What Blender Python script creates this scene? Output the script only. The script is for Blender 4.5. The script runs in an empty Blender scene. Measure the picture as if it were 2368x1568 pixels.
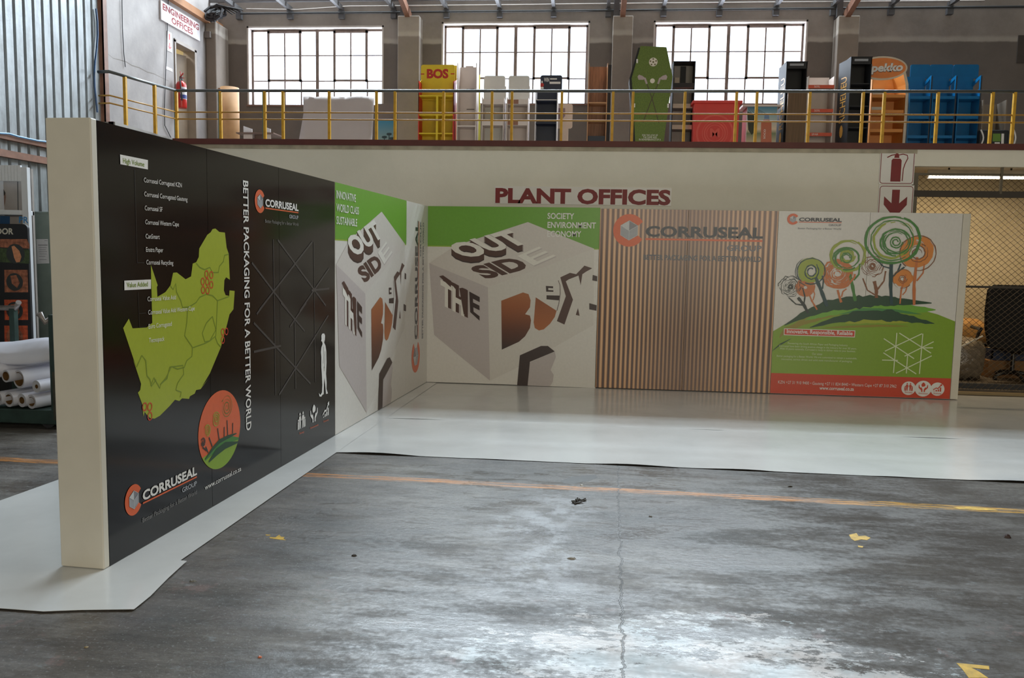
import bpy, math, random
from mathutils import Vector, Matrix
random.seed(7)
SC = bpy.context.scene
COL = SC.collection
R = math.radians

# ------------------------------------------------------------------ camera
F_PX = 1900.8627
YAW, PITCH, ROLL = -0.0893, 0.0985, 0.0192
CAM = Vector((2.1917, -11.2213, 1.7605))
_f = Vector((math.sin(YAW)*math.cos(PITCH), math.cos(YAW)*math.cos(PITCH), -math.sin(PITCH)))
_r = Vector((math.cos(YAW), -math.sin(YAW), 0.0))
_u = _r.cross(_f)
RT = _r*math.cos(ROLL) + _u*math.sin(ROLL)
UP = -_r*math.sin(ROLL) + _u*math.cos(ROLL)
cam_data = bpy.data.cameras.new('camera')
cam_data.sensor_width = 36.0
cam_data.lens = F_PX/2368*36.0
cam_data.clip_end = 200
cam = bpy.data.objects.new('camera', cam_data)
COL.objects.link(cam)
cam.matrix_world = Matrix(((RT.x, UP.x, -_f.x, CAM.x), (RT.y, UP.y, -_f.y, CAM.y), (RT.z, UP.z, -_f.z, CAM.z), (0, 0, 0, 1)))
SC.camera = cam

# ------------------------------------------------------------------ world, exposure, daylight, added fill
SC.view_settings.view_transform = 'Standard'
SC.view_settings.look = 'None'
SC.view_settings.gamma = 1.0
SC.view_settings.use_curve_mapping = False
SC.view_settings.exposure = 0.1
SC.cycles.max_bounces = 7; SC.cycles.diffuse_bounces = 4; SC.cycles.glossy_bounces = 2; SC.cycles.transmission_bounces = 2
SC.cycles.caustics_reflective = False; SC.cycles.caustics_refractive = False
world = bpy.data.worlds.new('overcast_sky')
SC.world = world
world.use_nodes = True
world.node_tree.nodes['Background'].inputs[0].default_value = (0.86, 0.93, 1.0, 1)
world.node_tree.nodes['Background'].inputs[1].default_value = 3.2

def area(name, loc, aim, sx, sy, watts, color):
    l = bpy.data.lights.new(name, 'AREA')
    l.shape = 'RECTANGLE'; l.size = sx; l.size_y = sy; l.energy = watts; l.color = color
    o = bpy.data.objects.new(name, l); COL.objects.link(o)
    z = -(Vector(aim) - Vector(loc)).normalized()
    x = Vector((0, 0, 1)).cross(z)
    x = Vector((1, 0, 0)) if x.length < 1e-4 else x.normalized()
    y = z.cross(x)
    m = Matrix((x, y, z)).transposed().to_4x4(); m.translation = Vector(loc)
    o.matrix_world = m
    return o
def area_x(name, loc, nrm, sx, sy, watts, color):
    """rectangle whose long side runs along the world X axis, facing nrm"""
    o = area(name, loc, Vector(loc)+Vector(nrm), sx, sy, watts, color)
    z = -Vector(nrm).normalized(); x = Vector((1, 0, 0)); x = (x - z*x.dot(z)).normalized(); y = z.cross(x)
    m = Matrix((x, y, z)).transposed().to_4x4(); m.translation = Vector(loc); o.matrix_world = m
    return o
# clerestory strip of translucent sheeting high in the rear wall, above the frame
area_x('clerestory_daylight', (2.1, 4.46, 8.2), (0.0, -1.0, -0.30), 14.2, 1.0, 2650, (0.78, 0.91, 1.0))
# added warm fill far behind the camera; the door backing it is invented
area('rear_warm_fill', (5.0, -17.7, 3.0), (3.0, 0.0, 1.6), 11, 4.6, 740, (1.0, 0.93, 0.78))
# added warm fill over the hall floor, with no lamp fittings built
area_x('overhead_warm_fill', (3.0, -6.0, 7.9), (0.0, 0.0, -1.0), 9.0, 1.2, 50, (1.0, 0.84, 0.58))

# ------------------------------------------------------------------ pixel rays on to real planes (2368 x 1568 frame)
def ray(px, py): return RT*((px-1184)/F_PX) - UP*((py-784)/F_PX) + _f
def atY(px, py, Y): d = ray(px, py); return CAM + d*((Y-CAM.y)/d.y)
def atX(px, py, X): d = ray(px, py); return CAM + d*((X-CAM.x)/d.x)
def atZ(px, py, Z): d = ray(px, py); return CAM + d*((Z-CAM.z)/d.z)

# ------------------------------------------------------------------ materials
def lin(c):
    c = c/255.0
    return c/12.92 if c <= 0.04045 else ((c+0.055)/1.055)**2.4
def rgb(c): return (lin(c[0]), lin(c[1]), lin(c[2]), 1)
MATS = {}
def M(name, c, rough=0.6, metal=0.0, var=0.10, scale=6.0, bump=0.0, spec=0.5, stretch=None, coat=0.0):
    if name in MATS: return MATS[name]
    m = bpy.data.materials.new(name); m.use_nodes = True
    nt = m.node_tree; N = nt.nodes; L = nt.links
    b = N['Principled BSDF']
    b.inputs['Roughness'].default_value = rough
    b.inputs['Metallic'].default_value = metal
    b.inputs['Specular IOR Level'].default_value = spec
    b.inputs['Coat Weight'].default_value = coat
    tc = N.new('ShaderNodeTexCoord'); mp = N.new('ShaderNodeMapping')
    if stretch: mp.inputs['Scale'].default_value = stretch
    nz = N.new('ShaderNodeTexNoise'); nz.inputs['Scale'].default_value = scale; nz.inputs['Detail'].default_value = 4
    L.new(tc.outputs['Object'], mp.inputs[0]); L.new(mp.outputs[0], nz.inputs['Vector'])
    rp = N.new('ShaderNodeValToRGB')
    rp.color_ramp.elements[0].position = 0.3; rp.color_ramp.elements[1].position = 0.7
    a = rgb(c)
    rp.color_ramp.elements[0].color = (a[0]*(1-var), a[1]*(1-var), a[2]*(1-var), 1)
    rp.color_ramp.elements[1].color = (min(1, a[0]*(1+var)), min(1, a[1]*(1+var)), min(1, a[2]*(1+var)), 1)
    L.new(nz.outputs['Fac'], rp.inputs[0]); L.new(rp.outputs[0], b.inputs['Base Color'])
    if bump:
        bp = N.new('ShaderNodeBump'); bp.inputs['Strength'].default_value = bump; bp.inputs['Distance'].default_value = 0.02
        L.new(nz.outputs['Fac'], bp.inputs['Height']); L.new(bp.outputs[0], b.inputs['Normal'])
    MATS[name] = m
    return m
def emit(name, c, s):
    if name in MATS: return MATS[name]
    m = bpy.data.materials.new(name); m.use_nodes = True
    b = m.node_tree.nodes['Principled BSDF']
    b.inputs['Emission Color'].default_value = rgb(c); b.inputs['Emission Strength'].default_value = s
    MATS[name] = m; return m
def glass(name, tint, gloss=0.12):
    m = bpy.data.materials.new(name); m.use_nodes = True
    nt = m.node_tree; N = nt.nodes; L = nt.links
    t = N.new('ShaderNodeBsdfTransparent'); t.inputs[0].default_value = rgb(tint)
    g = N.new('ShaderNodeBsdfGlossy'); g.inputs['Roughness'].default_value = 0.1
    nz = N.new('ShaderNodeTexNoise'); nz.inputs['Scale'].default_value = 9
    mr = N.new('ShaderNodeMapRange'); mr.inputs['To Min'].default_value = gloss*0.5; mr.inputs['To Max'].default_value = gloss*1.5
    mx = N.new('ShaderNodeMixShader')
    L.new(nz.outputs['Fac'], mr.inputs['Value']); L.new(mr.outputs[0], mx.inputs[0])
    L.new(t.outputs[0], mx.inputs[1]); L.new(g.outputs[0], mx.inputs[2])
    L.new(mx.outputs[0], N['Material Output'].inputs['Surface'])
    MATS[name] = m; return m

# ------------------------------------------------------------------ mesh helpers
def wloc(o):
    v = Vector((0, 0, 0))
    while o is not None:
        v = v + o.location; o = o.parent
    return v
def link(name, me, parent=None):
    o = bpy.data.objects.new(name, me); COL.objects.link(o)
    if parent is not None: o.parent = parent
    return o
def tag(o, label=None, cat=None, group=None, kind=None):
    if label: o['label'] = label
    if cat: o['category'] = cat
    if group: o['group'] = group
    if kind: o['kind'] = kind
    return o
def thing(name, label, cat, loc=(0, 0, 0), group=None, kind=None):
    o = bpy.data.objects.new(name, None); COL.objects.link(o)
    o.location = Vector(loc); o.empty_display_size = 0.1
    return tag(o, label, cat, group, kind)
class MB:
    def __init__(s): s.v = []; s.f = []
    def hexa(s, P):
        n = len(s.v); s.v += [Vector(p) for p in P]
        s.f += [tuple(n+i for i in q) for q in ((0, 3, 2, 1), (4, 5, 6, 7), (0, 1, 5, 4), (1, 2, 6, 5), (2, 3, 7, 6), (3, 0, 4, 7))]
        return s
    def box(s, x0, x1, y0, y1, z0, z1):
        if x0 > x1: x0, x1 = x1, x0
        if y0 > y1: y0, y1 = y1, y0
        if z0 > z1: z0, z1 = z1, z0
        return s.hexa([(x0, y0, z0), (x1, y0, z0), (x1, y1, z0), (x0, y1, z0), (x0, y0, z1), (x1, y0, z1), (x1, y1, z1), (x0, y1, z1)])
    def bar(s, p, q, w, h=None, up=(0, 0, 1)):
        h = w if h is None else h
        p = Vector(p); q = Vector(q); d = (q-p).normalized()
        a = d.cross(Vector(up))
        a = d.cross(Vector((1, 0, 0))) if a.length < 1e-3 else a
        a.normalize(); b = a.cross(d).normalized()
        a = a*(w/2); b = b*(h/2)
        return s.hexa([p-a-b, p+a-b, p+a+b, p-a+b, q-a-b, q+a-b, q+a+b, q-a+b])
    def tube(s, pts, r, n=8, cap=True):
        pts = [Vector(p) for p in pts]; rings = []
        rr = r if isinstance(r, (list, tuple)) else [r]*len(pts)
        prev = None
        for i, p in enumerate(pts):
            d = (pts[min(i+1, len(pts)-1)] - pts[max(i-1, 0)]).normalized()
            a = prev if prev is not None else (d.cross(Vector((0, 0, 1))) if abs(d.z) < 0.95 else d.cross(Vector((1, 0, 0))))
            a = (a - d*a.dot(d)).normalized(); prev = a
            b = d.cross(a)
            k = len(s.v)
            s.v += [p + (a*math.cos(2*math.pi*j/n) + b*math.sin(2*math.pi*j/n))*rr[i] for j in range(n)]
            rings.append(k)
        for k0, k1 in zip(rings, rings[1:]):
            for j in range(n): s.f.append((k0+j, k0+(j+1) % n, k1+(j+1) % n, k1+j))
        if cap:
            s.f.append(tuple(rings[0]+j for j in range(n))[::-1]); s.f.append(tuple(rings[-1]+j for j in range(n)))
        return s
    def lathe(s, prof, c, n=20):
        """profile (r, z) turned about the vertical through c"""
        c = Vector(c); k = len(s.v)
        for r_, z in prof:
            s.v += [c + Vector((r_*math.cos(2*math.pi*j/n), r_*math.sin(2*math.pi*j/n), z)) for j in range(n)]
        for i in range(len(prof)-1):
            for j in range(n): s.f.append((k+i*n+j, k+i*n+(j+1) % n, k+(i+1)*n+(j+1) % n, k+(i+1)*n+j))
        s.f.append(tuple(k+j for j in range(n))[::-1]); s.f.append(tuple(k+(len(prof)-1)*n+j for j in range(n)))
        return s
    def prism(s, pts, ext):
        k = len(s.v); n = len(pts); e = Vector(ext)
        s.v += [Vector(p) for p in pts] + [Vector(p)+e for p in pts]
        s.f.append(tuple(range(k, k+n))); s.f.append(tuple(range(k+2*n-1, k+n-1, -1)))
        for j in range(n): s.f.append((k+j, k+(j+1) % n, k+n+(j+1) % n, k+n+j))
        return s
    def ngon(s, pts):
        k = len(s.v); s.v += [Vector(p) for p in pts]; s.f.append(tuple(range(k, k+len(pts)))); return s
    def grid(s, rows):
        k = len(s.v); n = len(rows[0])
        for r_ in rows: s.v += [Vector(p) for p in r_]
        for i in range(len(rows)-1):
            for j in range(n-1): s.f.append((k+i*n+j, k+i*n+j+1, k+(i+1)*n+j+1, k+(i+1)*n+j))
        return s
    def build(s, name, mat, parent=None, smooth=False, bevel=0.0, label=None, cat=None, group=None, kind=None, origin=None):
        xs = [p.x for p in s.v]; ys = [p.y for p in s.v]; zs = [p.z for p in s.v]
        c = Vector(((min(xs)+max(xs))/2, (min(ys)+max(ys))/2, min(zs))) if origin is None else Vector(origin)
        me = bpy.data.meshes.new(name)
        me.from_pydata([p-c for p in s.v], [], s.f); me.update()
        me.materials.append(mat)
        if smooth:
            for p in me.polygons: p.use_smooth = len(p.vertices) <= 4
        o = link(name, me, parent)
        o.location = c - (wloc(parent) if parent is not None else Vector((0, 0, 0)))
        if bevel:
            b = o.modifiers.new('edge', 'BEVEL'); b.width = bevel; b.segments = 2; b.limit_method = 'ANGLE'
        return tag(o, label, cat, group, kind)

# ------------------------------------------------------------------ flat print on a real plane
class Frame:
    def __init__(s, O, U, V): s.O = Vector(O); s.U = Vector(U).normalized(); s.V = Vector(V).normalized(); s.N = s.U.cross(s.V)
    def uv(s, px, py):
        d = ray(px, py); t = (s.O-CAM).dot(s.N)/d.dot(s.N); q = CAM + d*t - s.O
        return (q.dot(s.U), q.dot(s.V))
    def P(s, u, v, n=0.0): return s.O + s.U*u + s.V*v + s.N*n
    def slab(s, mb, u0, u1, v0, v1, n0, n1):
        return mb.hexa([s.P(u0, v0, n1), s.P(u1, v0, n1), s.P(u1, v0, n0), s.P(u0, v0, n0), s.P(u0, v1, n1), s.P(u1, v1, n1), s.P(u1, v1, n0), s.P(u0, v1, n0)])
LAYER = 0.0009
class Flat:
    def __init__(s, fr, layer): s.fr = fr; s.n = 0.0006 + layer*LAYER; s.mb = MB()
    def poly(s, uvs): s.n += 2e-5; s.mb.ngon([s.fr.P(u, v, s.n) for u, v in uvs]); return s
    def px(s, pts): return s.poly([s.fr.uv(*p) for p in pts])
    def disc(s, u, v, r, n=28, ry=None):
        ry = r if ry is None else ry
        return s.poly([(u+r*math.cos(2*math.pi*i/n), v+ry*math.sin(2*math.pi*i/n)) for i in range(n)])
    def line(s, pts, w, closed=False, taper=False):
        """ribbon along uv points"""
        n = len(pts); k = len(s.mb.v)
        for i in range(n):
            a = pts[i-1] if (i > 0 or closed) else pts[i]; b = pts[(i+1) % n] if (i < n-1 or closed) else pts[i]
            dx, dy = b[0]-a[0], b[1]-a[1]; l = math.hypot(dx, dy) or 1
            ww = w[i] if isinstance(w, (list, tuple)) else w
            if taper: ww = ww*min(1, 0.25+3*min(i, n-1-i)/n)
            ox, oy = -dy/l*ww/2, dx/l*ww/2; s.n += 5e-6
            s.mb.v += [s.fr.P(pts[i][0]+ox, pts[i][1]+oy, s.n), s.fr.P(pts[i][0]-ox, pts[i][1]-oy, s.n)]
        for i in range(n if closed else n-1):
            j = (i+1) % n
            s.mb.f.append((k+2*i, k+2*i+1, k+2*j+1, k+2*j))
        return s
    def lpx(s, pts, w, **kw): return s.line([s.fr.uv(*p) for p in pts], w, **kw)
    def ring(s, u, v, r, w, n=28, ry=None):
        ry = r if ry is None else ry
        return s.line([(u+r*math.cos(2*math.pi*i/n), v+ry*math.sin(2*math.pi*i/n)) for i in range(n)], w, closed=True)
    def build(s, name, mat, parent): return s.mb.build(name, mat, parent)
_TXT = {}
def glyphs(body, bold):
    key = (body, bold)
    if key not in _TXT:
        cu = bpy.data.curves.new('lettering', 'FONT'); cu.body = body; cu.offset = bold; cu.resolution_u = 3; cu.fill_mode = 'FRONT'
        o = bpy.data.objects.new('lettering', cu); COL.objects.link(o)
        dg = bpy.context.evaluated_depsgraph_get(); me = o.evaluated_get(dg).to_mesh()
        vs = [(v.co.x, v.co.y) for v in me.vertices]; fs = [tuple(p.vertices) for p in me.polygons]
        o.evaluated_get(dg).to_mesh_clear()
        bpy.data.objects.remove(o); bpy.data.curves.remove(cu)
        _TXT[key] = (vs, fs)
    return _TXT[key]
CAPH = max(p[1] for p in glyphs('H', 0.0)[0])
def text_uv(fl, body, o, ex, ey, bold=0.0):
    """lettering from baseline start o along ex (whole width) with cap height ey"""
    vs, fs = glyphs(body, bold)
    x0 = min(p[0] for p in vs); x1 = max(p[0] for p in vs); k = len(fl.mb.v)
    for x, y in vs:
        a = (x-x0)/(x1-x0); b = y/CAPH
        fl.mb.v.append(fl.fr.P(o[0]+ex[0]*a+ey[0]*b, o[1]+ex[1]*a+ey[1]*b, fl.n))
    fl.mb.f += [tuple(k+i for i in f) for f in fs]
def text(fr, layer, body, p0, p1, cap, mat, parent, bold=0.0, name='lettering'):
    """p0, p1: baseline ends in the frame; cap: cap height in metres, or a pixel on the cap line above p0"""
    fl = Flat(fr, layer)
    a = fr.uv(*p0); b = fr.uv(*p1); ex = (b[0]-a[0], b[1]-a[1])
    if isinstance(cap, tuple): c = fr.uv(*cap); ey = (c[0]-a[0], c[1]-a[1])
    else: l = math.hypot(*ex); ey = (-ex[1]/l*cap, ex[0]/l*cap)
    text_uv(fl, body, a, ex, ey, bold)
    return fl.build(name, mat, parent)
def zoomed(x0, y0, s): return lambda u, v: (x0+u/s, y0+v/s)

# ================================================================== STRUCTURE
class NT:
    def __init__(s, name, rough=0.5):
        s.m = bpy.data.materials.new(name); s.m.use_nodes = True; s.N = s.m.node_tree.nodes; s.L = s.m.node_tree.links
        s.b = s.N['Principled BSDF']; s.b.inputs['Roughness'].default_value = rough; MATS[name] = s.m
        s.pos = s.N.new('ShaderNodeNewGeometry').outputs['Position']
    def put(s, sock, v):
        if isinstance(v, (int, float, tuple)): sock.default_value = v
        else: s.L.new(v, sock)
    def math(s, op, a, b=None, c=None, clamp=False):
        n = s.N.new('ShaderNodeMath'); n.operation = op; n.use_clamp = clamp
        for i, v in enumerate((a, b, c)):
            if v is not None: s.put(n.inputs[i], v)
        return n.outputs[0]
    def sep(s, v=None):
        n = s.N.new('ShaderNodeSeparateXYZ'); s.L.new(v or s.pos, n.inputs[0]); return n.outputs
    def noise(s, scale=1.0, detail=4.0, rough=0.5, stretch=(1, 1, 1), off=(0, 0, 0)):
        mp = s.N.new('ShaderNodeMapping'); mp.inputs['Scale'].default_value = stretch; mp.inputs['Location'].default_value = off
        s.L.new(s.pos, mp.inputs[0])
        n = s.N.new('ShaderNodeTexNoise'); n.inputs['Scale'].default_value = scale; n.inputs['Detail'].default_value = detail; n.inputs['Roughness'].default_value = rough
        s.L.new(mp.outputs[0], n.inputs['Vector']); return n.outputs['Fac']
    def step(s, v, a, b):
        n = s.N.new('ShaderNodeMapRange'); n.interpolation_type = 'SMOOTHSTEP'
        s.put(n.inputs['Value'], v); n.inputs['From Min'].default_value = a; n.inputs['From Max'].default_value = b
        return n.outputs[0]
    def ramp(s, v, stops):
        n = s.N.new('ShaderNodeValToRGB'); e = n.color_ramp.elements
        while len(e) < len(stops): e.new(0.5)
        for i, (p, c) in enumerate(stops): e[i].position = p; e[i].color = rgb(c)
        s.put(n.inputs[0], v); return n.outputs[0]
    def mix(s, f, a, b):
        n = s.N.new('ShaderNodeMix'); n.data_type = 'RGBA'
        s.put(n.inputs['Factor'], f)
        for nm, v in (('A', a), ('B', b)):
            sk = [i for i in n.inputs if i.name == nm and i.type == 'RGBA'][0]
            s.put(sk, rgb(v) if isinstance(v, tuple) and len(v) == 3 else v)
        return [o for o in n.outputs if o.type == 'RGBA'][0]
    def bump(s, h, st=0.2, dist=0.02):
        n = s.N.new('ShaderNodeBump'); n.inputs['Strength'].default_value = st; n.inputs['Distance'].default_value = dist
        s.put(n.inputs['Height'], h); s.L.new(n.outputs[0], s.b.inputs['Normal'])
    def color(s, c): s.put(s.b.inputs['Base Color'], c); return s
    def rough(s, v): s.put(s.b.inputs['Roughness'], v); return s

# --- worn concrete
t = NT('concrete_floor')
x, y, z = t.sep()
big = t.noise(0.8, 6, 0.6)
fine = t.noise(28, 4, 0.7)
strk = t.noise(3.4, 6, 0.76, (0.45, 2.0, 1))
base = t.ramp(t.math('ADD', t.math('MULTIPLY', big, 0.55), t.math('MULTIPLY', strk, 0.45)), [(0.40, (54, 49, 44)), (0.5, (84, 77, 71)), (0.60, (120, 115, 109))])
base = t.mix(t.math('MULTIPLY', t.step(fine, 0.50, 0.66), 0.45), base, (66, 64, 61))
spk = t.noise(60, 3, 0.6)
base = t.mix(t.math('MULTIPLY', t.step(spk, 0.58, 0.68), 0.5), base, (150, 152, 152))
brn = t.math('MULTIPLY', t.step(x, 2.2, 4.2), t.step(t.noise(0.7, 4, 0.6, off=(5, 3, 0)), 0.22, 0.5))
base = t.mix(t.math('MULTIPLY', brn, 0.85), base, (56, 48, 39))
# flaking pale paint in the near middle of the floor
dx = t.math('DIVIDE', t.math('SUBTRACT', x, 2.75), 1.5); dy = t.math('DIVIDE', t.math('ADD', y, 7.9), 1.05)
reg = t.math('SUBTRACT', 1.0, t.math('SQRT', t.math('ADD', t.math('MULTIPLY', dx, dx), t.math('MULTIPLY', dy, dy))), clamp=True)
pn = t.math('ADD', t.math('MULTIPLY', t.noise(3.2, 6, 0.78, (0.7, 1.5, 1), (2, 9, 0)), 0.62), t.math('MULTIPLY', t.noise(17, 6, 0.8, (0.8, 1.6, 1), (1, 4, 0)), 0.38))
pale = t.step(t.math('ADD', pn, t.math('MULTIPLY', reg, 0.17)), 0.57, 0.615)
pale = t.math('MULTIPLY', pale, t.step(reg, 0.02, 0.3))
base = t.mix(t.math('MULTIPLY', pale, 0.92), base, t.ramp(t.noise(3, 3, 0.5, off=(1, 1, 0)), [(0.4, (198, 192, 190)), (0.6, (180, 190, 195))]))
wx = t.math('ADD', t.math('SUBTRACT', x, 1.95), t.math('MULTIPLY', t.math('SUBTRACT', t.noise(1.4, 3), 0.5), 0.9))
wash = t.math('MULTIPLY', t.step(t.math('ABSOLUTE', wx), 0.42, 0.05), t.math('MULTIPLY', t.step(y, -4.9, -5.6), t.step(y, -7.6, -6.6)))
base = t.mix(t.math('MULTIPLY', wash, t.math('MULTIPLY', t.step(t.noise(5, 6, 0.75), 0.42, 0.6), 0.8)), base, (160, 161, 166))
grn = t.math('MULTIPLY', t.step(t.noise(9, 6, 0.75, (0.7, 1.6, 1), (7, 2, 0)), 0.585, 0.66), t.step(y, -5.8, -7.4))
base = t.mix(t.math('MULTIPLY', grn, 0.5), base, (132, 140, 145))
red = t.math('MULTIPLY', t.step(t.noise(3.2, 6, 0.7, off=(4, 7, 1)), 0.60, 0.68), t.step(y, -6.6, -7.4))
base = t.mix(t.math('MULTIPLY', red, 0.35), base, (142, 106, 102))
# worn orange floor line
ly = t.math('ABSOLUTE', t.math('ADD', t.math('ADD', y, 4.945), t.math('MULTIPLY', x, 0.026)))
ledge = t.math('ADD', ly, t.math('MULTIPLY', t.math('SUBTRACT', t.noise(5, 5, 0.7, (1, 6, 1)), 0.5), 0.09))
lm = t.math('MULTIPLY', t.step(ledge, 0.075, 0.05), t.step(t.noise(3.0, 6, 0.8, (0.5, 14, 1), (3, 0, 0)), 0.46, 0.56))
base = t.mix(t.math('MULTIPLY', lm, 0.95), base, t.mix(t.step(x, 3.6, 4.8), (206, 134, 58), (206, 154, 42)))
# crack running towards the camera
cw = t.math('ADD', t.math('MULTIPLY', t.math('SUBTRACT', t.noise(7, 5, 0.7, (0, 1, 0)), 0.5), 0.12), t.math('MULTIPLY', t.math('ADD', y, 4.3), 0.030))
cd = t.math('ABSOLUTE', t.math('SUBTRACT', t.math('SUBTRACT', x, 2.50), cw))
crack = t.math('MULTIPLY', t.step(cd, 0.008, 0.003), t.step(t.noise(14, 4, 0.6, (0, 1, 0)), 0.25, 0.45))
base = t.mix(t.math('MULTIPLY', crack, 0.8), base, (52, 48, 45))
t.color(base)
t.rough(t.math('ADD', t.math('ADD', 0.29, t.math('MULTIPLY', t.math('MULTIPLY', t.step(x, 2.6, 4.4), t.step(t.noise(0.9, 6, 0.7, off=(2, 6, 0)), 0.25, 0.5)), 0.30)), t.math('MULTIPLY', t.step(t.math('ADD', t.math('MULTIPLY', t.noise(1.6, 6, 0.75, (0.6, 1.6, 1), off=(8, 8, 0)), 0.75), t.math('MULTIPLY', t.noise(30, 4, 0.7), 0.25)), 0.40, 0.60), 0.36)))
t.bump(t.math('SUBTRACT', t.math('ADD', t.math('MULTIPLY', strk, 0.6), t.math('MULTIPLY', fine, 0.4)), crack), 0.35, 0.012)
concrete = t.m
floor = MB().box(-8, 19, -18, 5, -0.1, 0).build('floor', concrete, kind='structure')

def plaster(name, lo, hi, split=None, grime=0.5):
    t = NT(name, 0.85)
    x, y, z = t.sep()
    n = t.noise(1.3, 5, 0.65)
    c = t.ramp(n, [(0.3, tuple(int(v*(0.97 if grime == 0 else 0.86)) for v in hi)), (0.6, hi)])
    if split is not None:
        edge = t.math('ADD', z, t.math('MULTIPLY', t.math('SUBTRACT', t.noise(5, 4), 0.5), 0.05))
        c = t.mix(t.step(edge, split-0.02, split+0.02), t.ramp(n, [(0.3, tuple(int(v*0.9) for v in lo)), (0.65, lo)]), c)
        rim = t.math('MULTIPLY', t.step(edge, split-0.02, split+0.02), t.step(edge, split+0.12, split+0.05))
        c = t.mix(t.math('MULTIPLY', rim, 0.3), c, (205, 196, 184))
    c = t.mix(t.math('MULTIPLY', t.step(t.noise(2.2, 6, 0.7, off=(3, 1, 5)), 0.58, 0.75), 0.35*grime), c, (92, 84, 78))
    t.color(c); t.bump(t.noise(14, 6, 0.7), 0.25, 0.01)
    return t.m
p_back = plaster('gallery_plaster', (112, 102, 95), (150, 140, 133), 5.74)
p_pill = plaster('pillar_plaster', (140, 128, 117), (162, 151, 140), 5.80)
p_eng = plaster('whitewashed_plaster', (152, 146, 143), (160, 153, 150), None, 0.25)
p_front = plaster('cream_painted_wall', (234, 229, 214), (236, 231, 217), None, 0.0)
p_cream = plaster('store_wall_paint', (190, 172, 140), (196, 180, 148), None, 0.2)
m_red = M('red_oxide_steel', (92, 42, 36), 0.6)
m_brown = M('brown_painted_steel', (128, 88, 68), 0.6, var=0.2, scale=9)
m_grey = M('galvanised_steel', (135, 140, 142), 0.45, 0.4, var=0.2)
m_dark = M('dark_steel', (52, 52, 54), 0.5)
m_deck = M('deck_concrete', (150, 144, 138), 0.8)

BW = 4.5      # inner face of the rear wall
DECK = 3.40
# --- rear wall with three window openings
WIN = []
for xl, xr, yt, yb in ((572, 887, 60, 243), (1021, 1362, 50, 239.5), (1509, 1864, 47, 239.5)):
    a = atY(xl, (yt+yb)/2, BW); b = atY(xr, (yt+yb)/2, BW); zt = atY((xl+xr)/2, yt, BW).z; zb = atY((xl+xr)/2, yb, BW).z
    WIN.append((a.x, b.x, zb, zt))
wb = MB(); xs = -5.2
for x0, x1, z0, z1 in WIN:
    wb.box(xs, x0, BW, BW+0.3, 2.9, 6.6); wb.box(x0, x1, BW, BW+0.3, 2.9, z0); wb.box(x0, x1, BW, BW+0.3, z1, 6.6); xs = x1
wb.box(xs, 19, BW, BW+0.3, 2.9, 6.6); wb.box(9.4, 19, BW, BW+0.3, 0, 2.9)
wb.box(-5.2, 19, BW, BW+0.3, 6.6, 7.67); wb.box(-5.2, 19, BW, BW+0.3, 8.73, 9.3); wb.box(9.4, 19, BW, BW+0.3, 7.67, 8.73)
wall_back = wb.build('wall_back', p_back, kind='structure')
for pl, pr in ((484, 514), (919, 969), (1414, 1460), (1932, 1981)):
    a = atY(pl, 180, BW-0.3).x; b = atY(pr, 180, BW-0.3).x
    if pl < 500: MB().box(-5.0, b, BW-0.55, BW, DECK, 6.02).build('pillar', p_pill, wall_back, bevel=0.02)
    else: MB().box(a, b, BW-0.3, BW, DECK, atY((pl+pr)/2, 36, BW-0.3).z).build('pillar', p_pill, wall_back, bevel=0.012)
# old dark vent patch at the far right of the wall
pv = MB().box(atY(2352, 110, BW).x, atY(2420, 110, BW).x, BW-0.02, BW, atY(2368, 146, BW).z, atY(2368, 82, BW).z).build('vent_cover', M('vent_grey', (70, 62, 56), 0.8), wall_back)
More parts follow.
